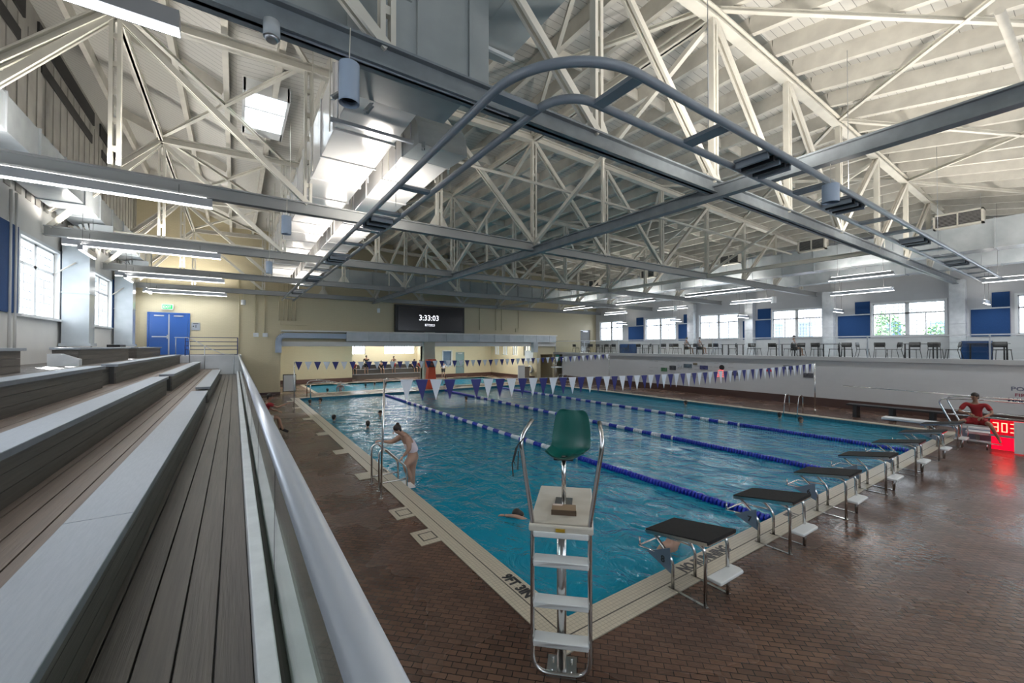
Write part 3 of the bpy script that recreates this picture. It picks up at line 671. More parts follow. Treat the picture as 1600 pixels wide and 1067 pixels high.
for k in range(14): y = 7.3+k*1.62; rung((2.43, y, ZT), (3.06, y, ZT))
for k in range(13): x = 5.35+k*1.72; rung((x, 2.86, ZT), (x, 3.49, ZT), .22)
def louvre(p, ax, k, power=115):
    u = Vector((1, 0, 0)) if ax == 'x' else Vector((0, 1, 0)); v = Vector((0, 1, 0)) if ax == 'x' else Vector((1, 0, 0)); p = Vector(p)
    l = thing('louvred_unit', 'grey louvred unit in the overhead track, %s' % k, 'louvred unit', p)
    MB().bar(p-u*.42, p+u*.42, .5, .04).build('top_plate', M_TUBE, l)
    area('lamp_up', p+Vector((0, 0, .04)), (.8, .45), (PI, 0, 0 if ax == 'x' else PI/2), power, (1, .93, .84))  # uplight added on top of the unit to brighten roof and ducts
    for j in range(5): a = p+u*(-.36+j*.18)+Vector((0, 0, -.06)); MB().bar(a-v*.24, a+v*.24, .05, .10).build('louvre_blade', M_BLACK if j % 2 else M_TUBE, l)
louvre((6.95, 3.17, ZT+.02), 'x', 'nearest on the balcony run')
louvre((10.3, 3.17, ZT+.02), 'x', 'just past the centre girder'); louvre((15.5, 3.17, ZT+.02), 'x', 'third on the balcony run'); louvre((20.6, 3.17, ZT+.02), 'x', 'last before the balcony')
louvre((2.745, 9.7, ZT+.02), 'y', 'first on the run beside the bleachers', 62); louvre((2.745, 14.5, ZT+.02), 'y', 'second on the run beside the bleachers', 62); louvre((2.745, 24.6, ZT+.02), 'y', 'fourth on the run beside the bleachers', 90); louvre((2.745, 19.4, ZT+.02), 'y', 'third on the run beside the bleachers', 62)
for k, (x, y) in enumerate(((5.4, 3.17), (10.6, 3.17), (2.75, 8.4), (2.75, 16.2), (2.75, 24.2), (18, 3.17), (25, 3.17))):
    MB().tube([(x, y, ZT), (x, y, 9.3)], .006, 5).build('hanger_cable', M_ALU, t)
# ------------------------------------------------------------ lamps
def linear_light(p, q, label, h=.15, w=.12, power=16, top=None, upf=3.0, dnf=1.3, lift=.08):
    p = Vector(p); q = Vector(q); t = thing('linear_light', label, 'light', (p+q)/2); d = (q-p).normalized(); sd = d.cross(Vector((0, 0, 1)))
    hs = MB().bar(p, q, w, h).build('housing', M_ALU, t)
    MB().bar(p+Vector((0,0,-h/2-.010)), q+Vector((0,0,-h/2-.010)), w*.45, .02).build('diffuser', M_LED, hs)
    MB().bar(p+d*.1+Vector((0,0,h/2+.02)), q-d*.1+Vector((0,0,h/2+.02)), w*.25, .02).build('uplight_strip', M_LEDUP, hs)
    for f in (.15, .85): c = p+(q-p)*f; MB().tube([c+Vector((0,0,h/2)), Vector((c.x, c.y, top or c.z+h/2+.22))], .005, 5).build('hanger_rod', M_BLACK, t)
    L = (q-p).length; ang = math.atan2(d.y, d.x)
    area('lamp_up', (p+q)/2+Vector((0,0,h/2+lift)), (L, w), (PI, 0, -ang), power*upf*L, (1, .94, .85))
    area('lamp_down', (p+q)/2-Vector((0,0,h/2+.05)), (L, w), (0, 0, ang), power*dnf*L, (.96, .98, 1))
bays = ['nearest truss', 'second truss', 'third truss', 'fourth truss', 'farthest truss']
for k, Y in enumerate(TY):
    z = ZB-.28
    if k == 0: linear_light((-4.3, Y-.14, 5.93), (-.42, Y-.14, 5.93), 'long twin strip light under the nearest truss over the bleachers', upf=1.5, dnf=.7, w=.16, lift=.58, top=ZB)
    else: linear_light((-4.15, Y-.14, z), (-.42, Y-.14, z), 'long twin strip light over the bleachers, hung from the '+bays[k], upf=1.5, dnf=.7, w=.16, h=.17, lift=.42)
Ys = [(-2.5, 1.6), (5.6, 8.0), (11.4, 15.7), (18, 21.5), (24, 27.5)]
for k, (a, b) in enumerate(Ys): linear_light((24.0, a, 6.35), (24.0, b, 6.35), 'long strip light under the balcony edge duct, %s from the starting blocks end' % ORD[k], power=12, upf=1.2, top=10)
for k, (a, b) in enumerate(((.5, 3.4), (6.3, 8.9), (11.8, 14.4), (17.5, 20), (23, 25.5))): linear_light((27.0, a, 5.95), (27.0, b, 5.95), 'strip light over the balcony tables, %s from the starting blocks end' % ORD[k], power=7, upf=1.5, top=9.95)
for k, y in enumerate((3.6, 9.4, 14.9, 20.2, 25.8)): linear_light((28.9, y, 5.2), (30.3, y, 5.2), 'short strip light by the balcony windows, %s from the starting blocks end' % ORD[k], power=6, upf=1, top=9.8)
for k, y in enumerate((17.4, 23.2, 27.9)): linear_light((-3.7, y-.75, 5.95), (-3.7, y+.75, 5.95), 'short strip light beside the bleacher windows, %s from the aisle' % ORD[k], power=4, upf=1, top=7.1)
for k, (x0, x1) in enumerate(((4, 8), (14, 18), (19, 22.5))): linear_light((x0, 34, 4.2), (x1, 34, 4.2), 'strip light in the far hall above the shallow pool, %s from the bleacher side' % ORD[k], power=24, top=5)
linear_light((9, 41, 4.5), (16, 41, 4.5), 'strip light above the far hall bleachers', power=24, top=5)
for k, x in enumerate((3, 10, 17)): linear_light((x, -3.2, 6.3), (x+4, -3.2, 6.3), 'added unseen fill strip light by the near end wall, %s from the bleachers' % ORD[k], power=30, top=8.8, upf=1.1, dnf=.12)  # fixtures added out of view behind the camera as fill light
def can(x, y, z, label, r=.105, h=.42, m=None, cable=.4):
    t = thing('can_speaker', label, 'hanging can', (x, y, z))
    mb = MB(); mb.tube([(x, y, z-h/2), (x, y, z+h/2)], r, 24, cap=False); mb.tube([(x, y, z-h/2), (x, y, z+h/2)], r*.93, 24, cap=False)
    mb.box(x-.02, x+.02, y-.02, y+.02, z+h/2-.04, z+h/2); mb.build('can_shell', m or M_CAN, t)
    MB().tube([(x, y, z-h/2+.07), (x, y, z-h/2+.10)], r*.93, 24).build('speaker_face', M_BLACK, t)
    MB().tube([(x, y, z+h/2-.02), (x, y, z+h/2)], r*.99, 24).build('can_lid', m or M_CAN, t)
    MB().tube([(x, y, z+h/2), (x+.01, y, z+h/2+cable)], .006, 5).build('cable', M_CREAM, t)
can(1.0, 4.62, 5.92, 'blue grey can hanging from the nearest truss beside the white duct')
can(.98, 10.9, 5.93, 'blue grey can hanging from the second truss beside the white duct')
can(1.0, 17.1, 5.93, 'grey can hanging from the third truss beside the white duct')
can(8.28, 2.72, 5.66, 'blue grey can hanging from the centre girder over the starting blocks', .12, .30)
can(25.2, 1.72, 5.45, 'white can hanging at the balcony edge near the starting blocks end', .16, .42, M_WPLAST)
can(.4, 29.6, 5.75, 'small white can hanging from the farthest truss over the bleachers', .12, .3, M_WPLAST)
can(8.3, 29.0, 5.6, 'small white can hanging before the score display', .1, .3, M_WPLAST)
can(25.0, 10.9, 5.7, 'white can hanging from the second truss by the balcony', .12, .36, M_WPLAST)
can(25.0, 17.1, 5.7, 'white can hanging from the third truss by the balcony', .12, .36, M_WPLAST)
# ------------------------------------------------------------ bleachers
F1, F2, F3, F4 = 1.60, 1.91, 2.25, 2.62
def planks(nm, label, x0, x1, n, y0, y1, z, m, seams=()):
    t = thing(nm, label, 'walkway', ((x0+x1)/2, 5, z)); w = (x1-x0)/n
    MB().box(x0, x1, y0, y1, z-.10, z-.035).build('deck_support', M_BLACK, t)
    for k in range(n):
        c = [y0, *seams, y1]
        MB().box(x0+k*w+.0045, x0+(k+1)*w-.0045, y0, y1, z-.035, z).build('deck_board', m, t, bevel=.003)
planks('bleacher_walkway', 'lowest grey brown plank walkway along the glass rail', -.70, .085, 5, -2.5, 27.15, F1, M_WOODP)
planks('bleacher_walkway', 'second plank walkway up, warm brown, behind the lowest bench', -1.50, -.70, 5, -2.5, 27.15, F2, M_WOODP2)
planks('bleacher_walkway', 'third plank walkway up, behind the middle bench', -2.36, -1.5, 5, -2.5, 27.15, F3, M_WOODP2)
planks('bleacher_walkway', 'top plank platform in front of the window wall', -4.6, -2.36, 14, -2.5, 30.45, F4, M_WOODP)
def riser(x, z0, z1, y0, y1, label):
    t = thing('bleacher_riser', label, 'riser', (x, (y0+y1)/2, z0)); n = max(2, round((z1-z0)/.15)); h = (z1-z0)/n
    for k in range(n): MB().box(x-.03, x, y0, y1, z0+k*h+.003, z0+(k+1)*h-.002).build('riser_board', M_RISER, t)
def bench(xf, w, zt, y0, y1, zf, label, ends='n'):
    """seat board on a boarded front"""
    t = thing('bleacher_bench', label, 'bench', (xf-w/2, (y0+y1)/2, zf))
    cuts = [y0]+[y for y in (3.58, 8.6, 18.4, 22.9) if y0+.5 < y < y1-.5]+[y1]
    for a, b in zip(cuts, cuts[1:]): MB().box(xf-w, xf, a+.003, b-.003, zt-.012, zt).build('seat_board', M_SEAT, t, bevel=.004)
    MB().box(xf-w+.004, xf-.004, y0+.004, y1-.004, zt-.062, zt-.012).build('seat_edge', M_SEATE, t)
    n = 3; h = (zt-.062-zf)/n
    for k in range(n): MB().box(xf-.075, xf-.045, y0+.02, y1-.02, zf+k*h+.003, zf+(k+1)*h-.002).build('front_board', M_RISER, t)
    for y in (y0+.03, y1-.06): MB().box(xf-.158, xf-.078, y, y+.03, zf, zt-.062).build('end_board', mat('black_end_board', (.03, .03, .03), .6), t)
    return t
B = [(-.535, .32, 2.03, F1, 'lowest', (-2.5, 12.45), (13.6, 23.5)), (-1.35, .31, 2.36, F2, 'middle', (-2.5, 13.2), (14.25, 25.0)), (-2.20, .29, 2.70, F3, 'upper', (-2.5, 11.7), (12.8, 26.0))]
for xf, w, z, f, nm, a, b in B:
    bench(xf, w, z, *a, f, 'nearer length of the %s light grey topped bench, before the aisle gap' % nm)
    bench(xf, w, z, *b, f, 'farther length of the %s light grey topped bench, past the aisle gap' % nm)
riser(-.70, F1, F2-.10, -2.5, 27.15, 'dark boarded riser under the second plank walkway'); riser(-1.5, F2, F3-.10, -2.5, 27.15, 'dark boarded riser under the third plank walkway'); riser(-2.36, F3, F4-.10, -2.5, 27.15, 'dark boarded riser under the top platform')
def block_bench(y0, y1, label):
    t = thing('platform_bench', label, 'bench', (-3.3, (y0+y1)/2, F4)); x0, x1 = -3.75, -3.2
    MB().box(x0, x1, y0, y1, 3.02, 3.07).build('bench_top', M_SEAT, t, bevel=.004)
    for k in range(3): MB().box(x0+.03, x1-.06, y0+.06+.001*k, y1-.06, F4+.133*k, F4+.133*k+.128).build('side_board', M_WOODP, t)
block_bench(-1, 11.35, 'boarded bench on the top platform, nearest of three'); 
block_bench(14.6, 20.6, 'boarded bench on the top platform before the first square duct, sun on its end'); block_bench(22.0, 28.4, 'boarded bench on the top platform, farthest, beside the blue doors')
mb = MB(); mb.prism([(-3.72, 14.35, F4), (-3.18, 14.35, F4), (-3.18, 14.35, F4+.16), (-3.5, 14.35, F4+.30), (-3.72, 14.35, F4+.30)], (0, .24, 0)); tag(mb.build('step_block', M_KERB), 'white wedge shaped step block at the end of the sunlit platform bench', 'step')
tag(MB().box(-4.35, -3.95, 23.2, 24.3, F4, F4+.55).build('storage_box', M_BLACK), 'black box standing by the window wall between the two square ducts', 'box')
for k, (x, z, f) in enumerate(((-1.1, 1.75, F1), (-1.95, 2.08, F2), (-2.75, 2.43, F3))):
    pass
# concrete under the seating
mb = MB(); mb.box(-4.6, .30, -4.9, 30.45, 0, 1.49); mb.box(-4.6, -.94, -4.9, 30.45, 1.49, 1.70); mb.box(-4.6, -1.74, -4.9, 30.45, 1.7, 2.0); mb.box(-4.6, -2.7, -4.9, 30.45, 2.0, 2.4)
mb.box(-2.36, .30, 27.2, 30.45, 1.49, 2.62); struct(mb, 'wall_bleacher', mottled('white_painted_concrete', (.60, .62, .65), (.54, .56, .59), 2, .6, .1))
# kerb with glass rail and tube
t = thing('glass_balustrade', 'long glass balustrade on a white kerb topped by a satin tube rail, edging the bleachers', 'balustrade', (.19, 10, 1.6))
MB().box(.085, .165, -3, 27.2, 1.49, 1.755).build('kerb', M_KERB, t, bevel=.008)
MB().box(.215, .30, -3, 27.2, 1.49, 1.755).build('kerb', M_KERB, t, bevel=.008)
MB().box(.165, .215, -3, 27.2, 1.49, 1.70).build('glazing_channel', mat('dark_gasket', (.05, .048, .04), .6), t)
for k in range(16): a = -3.1+k*1.9; MB().box(.185, .197, a, min(27.2, a+1.885), 1.68, 2.63).build('glass_panel', M_GLASS, t)
MB().tube([(.160, -3, 2.65), (.160, 27.2, 2.65)], .035, 24).build('top_rail', M_RAIL, t)
for k in range(1, 16): a = -3.1+k*1.9-.0075; MB().box(.184, .198, a-.004, a+.004, 1.7, 2.63).build('joint_seal', M_BLACK, t)
# end guard rails
t = thing('blue_guard_rail', 'navy painted guard rail of five bars on the landing by the blue doors', 'railing', (-1, 27.3, F4))
for z in (2.66, 2.93, 3.12, 3.35, 3.57): MB().tube([(-2.15, 27.3, z), (.12, 27.3, z)], .018, 8).build('rail_bar', M_NAVY, t)
for x in (.12, -2.15): MB().tube([(x, 27.3, 2.6), (x, 27.3, 3.58)], .024, 8).build('rail_post', M_NAVY, t)
t = thing('stair_handrail', 'slim steel handrail stepping down the bleachers before the navy guard rail', 'handrail', (-1.4, 26.9, F1))
MB().tube(fillet([(-2.55, 26.95, 3.55), (-1.95, 26.95, 3.55), (-1.3, 26.95, 3.1), (-.5, 26.95, 2.68), (-.02, 26.95, 2.68)], .15), .02, 8).build('rail_tube', M_ALU, t)
for x, z, zt in ((-2.5, F4, 3.55), (-1.95, F3, 3.53), (-1.32, F2, 3.1), (-.04, F1, 2.68)): MB().tube([(x, 26.95, z), (x, 26.95, zt)], .02, 8).build('rail_post', M_ALU, t)
# left wall panels
for k, (a, b) in enumerate(((5.7, 8.95), (12.3, 15.5), (18.75, 22.0), (25.3, 26.8))): tag(MB().box(-4.6, -4.53, a, b, 3.93, 6.1).build('acoustic_panel', M_BLUE), 'blue acoustic panel on the bleacher side wall, %s from the starting blocks end' % ORD[k], 'acoustic panel', 'blue panels between the bleacher windows')
for k, y in enumerate((15.0, 15.3, 19.0, 21.9)): pipe([(-4.52, y, 2.62), (-4.52, y, 6.9)], .03, M_LEFTW, 'vertical conduit on the bleacher side wall, %s from the starting blocks end' % ORD[k])
# ------------------------------------------------------------ guard stand (tall lifeguard chair)
t = thing('lifeguard_stand', 'tall stainless lifeguard stand with teal seat, white platform and ladder at the pool corner', 'lifeguard chair', (2.547, 2.963, 0), R(-44))
lr = []
for s in (-1, 1): lr.append([(s*.268, 0, 1.30), (s*.268, 0, .20)])
loop = fillet([(-.268, 0, 1.45), (-.268, 0, .035), (.268, 0, .035), (.268, 0, 1.45)], .17, 8)
up = lambda s: fillet([(s*.268, 0, 1.45), (s*.39, .02, 2.22), (s*.36+(.0 if s > 0 else .07), .17, 2.37)], .12, 6)
full = [Vector(p) for p in up(-1)][::-1]+loop[1:-1]+[Vector(p) for p in up(1)]
part(MB().tube(full, .021, 14), 'ladder_rail', M_STEEL, t)
for z in (.34, .70, 1.08): 
    mb = MB(); mb.prism([(-.255, -.055, z-.035), (.255, -.055, z-.035), (.255, -.055, z+.02), (.1, -.075, z+.03), (-.1, -.075, z+.03), (-.255, -.055, z+.02)], (0, .15, 0)); part(mb, 'ladder_step', M_WPLAST, t, bevel=.008)
part(MB().box(-.255, .255, -.05, .08, 1.315, 1.37), 'ladder_step', M_WPLAST, t, bevel=.008)
mb = MB(); mb.box(-.30, .30, -.02, 1.06, 1.385, 1.43); mb.box(-.30, .30, -.04, .02, 1.36, 1.43); part(mb, 'platform', mottled('worn_white_fibreglass', (.66, .63, .57), (.52, .48, .41), 2.5, .4), t, bevel=.015)
part(MB().box(-.045, .04, -.048, -.038, 1.375, 1.405), 'warning_label', mat('amber_label', (.45, .28, .02), .5), t)
part(MB().tube([(0, .12, .0), (0, .12, 1.38)], .046, 18), 'support_post', M_STEEL, t)
part(MB().box(-.14, .14, -.02, .26, 0, .02), 'base_plate', M_STEEL, t)
for x in (-.09, .09):
    for y in (.04, .20): part(MB().tube([(x, y, 0), (x, y, .05)], .012, 8), 'anchor_bolt', M_STEEL, t)
part(MB().box(-.09, .09, .46, .66, 1.43, 1.445), 'seat_plate', M_STEEL, t)
part(MB().tube([(0, .56, 1.43), (0, .56, 1.93)], .024, 14), 'seat_post', M_STEEL, t)
# moulded bucket seat, turned a little on its post
mb = MB(); rows = []; prof = [(.24, .030, .15), (.20, -.005, .19), (.08, -.02, .21), (-.10, -.01, .22), (-.18, .04, .225), (-.215, .13, .225), (-.235, .26, .215), (-.25, .38, .195), (-.26, .435, .16), (-.262, .45, .11)]
for (y, z, w) in prof:
    row = []
    for k in range(9):
        a = -1+k/4; lift = .075*abs(a)**2.5
        ny, nz = ((0, 1) if y > -.12 else (.6, .25))
        row.append(mb.bm.verts.new((a*w, y+ny*lift, z+nz*lift)))
    rows.append(row)
for A, Bq in zip(rows, rows[1:]):
    for k in range(8): mb._face([A[k], A[k+1], Bq[k+1], Bq[k]], True)
seat = part(mb, 'seat_shell', M_TEALP, t); seat.location = (.03, .56, 1.93); seat.rotation_euler = (0, 0, R(165))
so_ = seat.modifiers.new('s', 'SOLIDIFY'); so_.thickness = .008; sb = seat.modifiers.new('b', 'SUBSURF'); sb.levels = sb.render_levels = 2
part(MB().box(-.10, .10, .46, .66, 1.90, 1.925), 'seat_bracket', M_BLACK, t)
# cardboard box on the stand's platform
t2 = thing('cardboard_box', 'flat brown cardboard box lying on the white platform of the guard stand', 'box', (2.547+.21, 2.963+.19, 1.43), R(-42))
part(MB().box(-.125, .115, -.07, .09, 0, .05), 'box_body', M_CARD, t2, bevel=.004)
part(MB().box(-.12, -.02, .045, .088, .05, .052), 'paper_label', mat('pinkish_paper_label', (.6, .5, .46), .8), t2); part(MB().box(-.128, .118, -.074, -.068, 0, .05), 'front_flap', mat('dark_cardboard_edge', (.10, .065, .04), .8), t2)
# lanyard hung on the ladder rail
P0 = Matrix.Translation((2.547, 2.963, 0)) @ Matrix.Rotation(R(-44), 4, 'Z')
mb = MB(); mb.tube([P0 @ Vector(p) for p in ((-.405, 0, 2.16), (-.37, -.03, 2.2), (-.35, .03, 2.22), (-.40, .05, 2.17), (-.43, 0, 2.12), (-.46, -.02, 1.98), (-.45, -.02, 1.86))], .006, 6); mb.tube([P0 @ Vector(p) for p in ((-.41, 0, 2.15), (-.45, 0, 2.0), (-.41, 0, 1.92), (-.40, -.01, 2.1))], .006, 6)
tag(mb.build('lanyard', M_BLACK), 'black cord knotted round the upper ladder rail of the guard stand', 'cord')
# ------------------------------------------------------------ starting blocks
def make_block():
    t = thing('starting_block', '', 'starting block', (4.9, 3.1, 0))
    xl, xr = -.245, .245; yb, yf = -.30, .14
    for x in (xl, xr):
        part(MB().box(x-.02, x+.02, yb-.03, yf+.06, .0, .012), 'base_rail', M_STEEL, t)
        part(MB().tube(fillet([(x, yb, .0), (x, yb, .72), (x, yb+.30, .72)], .13, 6)+[Vector((x, .48, .64))], .021, 10), 'rear_leg', M_STEEL, t)
        part(MB().tube(fillet([(x, yf, .0), (x, yf, .36), (x, .44, .63)], .08, 5), .021, 10), 'front_leg', M_STEEL, t)
    part(MB().prism([(-.31, -.37, .755), (.31, -.37, .755), (.31, .50, .60), (-.31, .50, .60)], (0, 0, .018)), 'top_frame', M_STEEL, t)
    part(MB().prism([(-.315, -.375, .772), (.315, -.375, .772), (.315, .505, .617), (-.315, .505, .617)], (0, 0, .045)), 'tread_pad', M_RUBBER, t, bevel=.006)
    part(MB().bar((-.318, -.37, .79), (-.318, .50, .635), .012, .03), 'edge_trim', M_STEEL, t)
    part(MB().prism([(-.19, -.46, .30), (.32, -.46, .30), (.36, -.40, .30), (.35, -.28, .30), (-.19, -.28, .30)], (0, 0, .04)), 'rear_step', M_WPLAST, t, bevel=.012)
    part(MB().tube([(.20, -.32, .02), (.20, -.34, .30)], .02, 10), 'step_post', M_STEEL, t)
    part(MB().tube(fillet([(xl, .20, .40), (xl-.02, .62, .36), (xl-.02, .66, .36), (xr+.02, .66, .36), (xr+.02, .62, .36), (xr, .20, .40)], .05, 4), .013, 8), 'backstroke_bar', M_STEEL, t)
    part(MB().tube([(xl-.02, .64, .36), (xl-.02, .64, .48)], .013, 8), 'bar_stub', M_STEEL, t)
    for s in (xl-.022, ):
        part(MB().prism([(s, .15, .20), (s, .52, .34), (s, .17, .52)], (.012, 0, 0)), 'number_plate', mat('blue_grey_plate', (.13, .18, .25), .4), t)
    return t
b0 = make_block(); tips = ['nearest starting block, numbered 8, beside the painted NO RUNNING warning', 'starting block numbered 7, at the end of the nearest lane rope', 'third starting block, numbered 6, with its white rear step', 'fourth starting block from the guard stand', 'fifth starting block from the guard stand', 'sixth starting block from the guard stand', 'seventh starting block from the guard stand, farthest before the diving board']
b0['group'] = 'black topped starting blocks'
for k in range(7):
    o = b0 if k == 0 else copy_tree(b0); o.location = (4.9+2.22*k, 3.1, 0)
    o['label'] = 'steel '+tips[k] if k else 'black topped steel nearest starting block, numbered 8, above the NO RUNNING lettering'
for k in range(7):
    o = [q for q in COL.objects if q.name.startswith('starting_block') and abs(q.location.x-(4.9+2.22*k)) < .01][0]
    tm = text_mesh('plate_number', str(8-k), .12, M_BLACK, (-.245-.0235, .30, .30), (0, -1, 0), (0, 0, 1), depth=.0005, bold=.004); tm.parent = [c for c in o.children if c.name.startswith('number_plate')][0]
# ------------------------------------------------------------ lane ropes
def disc():
    mb = MB(); mb.tube([(0, -.036, 0), (0, -.026, 0), (0, .010, 0), (0, .036, 0)], [.05, .080, .080, .03], 12); me = bpy.data.meshes.new('float_disc'); mb.bm.to_mesh(me); mb.bm.free(); return me
dB, dW = disc(), disc(); dB.materials.append(M_FLOAT_B); dW.materials.append(M_FLOAT_W)
def lane_rope(x, label):
    t = thing('lane_rope', label, 'lane rope', (x, PY0, -.1), 0, 'blue and white lane ropes')
    MB().tube([(x, PY0, -.10), (x, PY1, -.10)], .008, 6).build('rope_cable', M_ROPE, t)
    y = PY0+.18; k = 0; far = MB()
    while y < PY1-.15:
        end = y < PY0+5.2 or y > PY1-4.6; white = (not end) and int(y/.42) % 2 == 0
        if k < 100:
            o = bpy.data.objects.new('float', dW if white else dB); COL.objects.link(o); o.parent = t; o.location = (random.uniform(-.008, .008), y-PY0, random.uniform(-.008, .008))
        else:
            far.mi = 1 if white else 0; far.tube([(x, y-.036, -.098), (x, y-.03, -.098), (x, y+.03, -.098), (x, y+.036, -.098)], [.05, .080, .080, .03], 8)
        k += 1; y += .082
    o = far.build('float_run', [M_FLOAT_B, M_FLOAT_W], t); o['kind'] = 'stuff'
lane_rope(8.23, 'lane rope nearest the guard stand, solid blue at both ends'); lane_rope(12.67, 'middle lane rope, ending between the fourth and fifth starting blocks'); lane_rope(17.11, 'lane rope farthest from the bleachers, ending by the sixth starting block')
# ------------------------------------------------------------ backstroke flags
def flag_line(p, q, n, label, sag, size, gaps=(), phase=0):
    t = thing('pennant_line', label, 'pennant line', p); p = Vector(p); q = Vector(q)
    at = lambda f: p+(q-p)*f+Vector((0, 0, -sag*4*f*(1-f)))
    MB().tube([at(i/40) for i in range(41)], .005, 5).build('cord', M_ROPE, t)
    d = (q-p).normalized(); 
    for k in range(n):
        if k in gaps: continue
        f = (k+.5)/n; c = at(f); w = size[0]/2; h = size[1]; sw = random.uniform(-.03, .03)
        mb = MB(); a = [c-d*w, c+d*w, c+Vector((0, sw, -h))+d*random.uniform(-.01, .01)]
        mb.prism(a, (0, .002, 0)); mb.build('pennant', M_BUNT_W if (k+phase) % 2 == 0 else M_BUNT_B, t)
flag_line((2.52, 8.47, 2.42), (23.1, 8.29, 2.28), 62, 'nearer line of navy and white pennants strung over the pool past the stair rails', .17, (.28, .46), gaps=(0, 5), phase=1)
flag_line((2.41, 22.73, 2.35), (24.4, 22.6, 2.5), 52, 'farther line of navy and white pennants strung over the far end of the pool', .17, (.33, .43), phase=1)
def pole(x, y, h, label, lean=0):
    t = thing('flag_pole', label, 'pole', (x, y, 0)); MB().tube([(x-lean, y, 0), (x, y, h)], .022, 12).build('pole_tube', M_STEEL, t); MB().tube([(x-lean, y, 0), (x-lean, y, .02)], .05, 16).build('floor_flange', M_STEEL, t)
    MB().tube([(x, y, h), (x+.05, y, h+.03), (x+.1, y, h)], .008, 6).build('hook', M_STEEL, t)
pole(2.54, 8.45, 2.42, 'steel flag pole beside the pool stair rails', .06); pole(2.42, 22.7, 2.35, 'slim flag pole at the far end of the bleacher side deck'); pole(23.12, 8.29, 2.3, 'steel flag pole on the balcony side deck near the curved pool ladder'); pole(24.42, 22.6, 2.5, 'flag pole by the white wall at the far end')
# ------------------------------------------------------------ pool rails
t = thing('pool_stair_rail', 'pair of stainless stair rails at the pool edge held by the climbing woman', 'handrail', (2.58, 9.2, 0))
for y in (8.93, 9.5):
    MB().tube(fillet([(2.58, y, 0), (2.58, y, .84), (2.70, y, .90), (3.18, y, .42), (3.20, y, -.25)], .10, 5), .022, 12).build('rail_tube', M_STEEL, t)
    MB().tube([(2.58, y, .0), (2.58, y, .015)], .055, 16).build('floor_flange', M_STEEL, t); MB().tube([(2.58, y, .16), (3.19, y, .16)], .017, 10).build('cross_bar', M_STEEL, t)
for k, z in enumerate((-.05, -.32, -.6)): MB().box(3.2, 3.40, 8.95, 9.48, z-.03, z).build('stair_tread', M_WPLAST, t)
def curved_rail(x, y, dx, dy, label, h=.85, L=.7):
    t = thing('pool_ladder', label, 'pool ladder', (x, y, 0)); n = Vector((-dy, dx, 0))
    for s in (-.28, .28):
        b = Vector((x, y, 0))+n*s; u = Vector((dx, dy, 0))
        MB().tube(fillet([b, b+Vector((0, 0, h)), b+u*L*.6+Vector((0, 0, h)), b+u*L+Vector((0, 0, -.5))], .3, 8), .02, 10).build('rail_tube', M_STEEL, t)
curved_rail(21.85, 8.6, -1, 0, 'curved stainless pool ladder on the balcony side near the flag pole'); curved_rail(21.85, 24.9, -1, 0, 'curved stainless pool ladder on the balcony side at the far end')
t = thing('access_rail', 'long stainless access rails sloping into the water at the far pool corner', 'handrail', (3.8, 28.4, 0))
MB().tube(fillet([(3.75, 28.5, 0), (3.75, 28.5, .95), (4.6, 28.5, .95), (7.1, 29.6, .35)], .3, 8), .03, 10).build('rail_tube', M_STEEL, t); MB().tube(fillet([(3.8, 27.2, -.3), (3.75, 27.3, .9), (4.7, 27.9, .85), (6.8, 29.9, .3)], .3, 8), .03, 10).build('rail_tube', M_STEEL, t)
# ------------------------------------------------------------ deck furniture, balcony side
t = thing('black_bench', 'low black bench with three slab legs by the white wall', 'bench', (22.8, 5.3, 0))
MB().box(22.5, 23.0, 3.9, 6.9, .50, .56).build('bench_top', M_BLACK, t)
for y in (4.2, 5.4, 6.6): MB().prism([(22.55, y-.07, .5), (22.95, y-.07, .5), (23.0, y-.07, 0), (22.5, y-.07, 0)], (0, .14, 0)).build('bench_leg', M_BLACK, t)
t = thing('diving_board', 'low white diving board with blue edges past the last starting block', 'diving board', (20.4, 3, 0))
MB().box(20.15, 20.65, 2.2, 5.1, .40, .45).build('board', M_WPLAST, t); MB().box(20.13, 20.67, 2.2, 5.1, .37, .40).build('board_edge', M_CAN, t); MB().box(20.2, 20.6, .2, 3.2, .0, .36).build('board_stand', M_CAN, t)
t = thing('diving_stand_rail', 'stainless double guard rails of the diving stand, running back toward the near wall', 'railing', (20, 2, 0))
for x in (19.8, 20.95):
    MB().tube(fillet([(x, 3.05, .1), (x, 3.25, .6), (x, 3.55, 1.33), (x, 2.9, 1.38), (x, -1.5, 1.38)], .2, 6), .025, 10).build('rail_tube', M_STEEL, t); MB().tube([(x, 3.30, .85), (x, -1.5, .88)], .022, 10).build('rail_tube', M_STEEL, t)
MB().box(19.75, 21.0, -1.5, 2.9, .28, .36).build('deck_plate', M_WPLAST, t)
for y in (2.6, .8, -1.2): MB().box(19.85, 19.95, y, y+.1, 0, .3).build('stand_leg', M_STEEL, t)
MB().tube([(21.5, 5.35, 1.42), (21.4, 3.6, 1.36)], .012, 6)
pipe([(20.95, 2.9, 1.40), (21.2, 6.6, 1.45)], .014, M_STEEL, 'long thin pole resting on the diving stand rail, pointing over the black bench', 'rescue_pole')
t = thing('pace_clock', 'red glowing digital pace clock standing on the deck by the diving stand', 'clock', (18.9, 1.95, 0))
CX, CY = 18.95, 2.0
MB().box(CX, CX+.08, 1.30, 2.27, .46, .90).build('clock_case', M_REDP, t); MB().box(CX, CX+.08, 1.45, 2.25, .02, .40).build('lower_panel', mat('red_lit_panel', (.4, .0, .01), .4, emit=(1, 0, .02), es=1.2), t); MB().box(CX-.03, CX+.12, 1.2, 2.3, .40, .46).build('clock_shelf', M_ALU, t)
SEG = {'3': 'abgcd', '0': 'abcdef'}
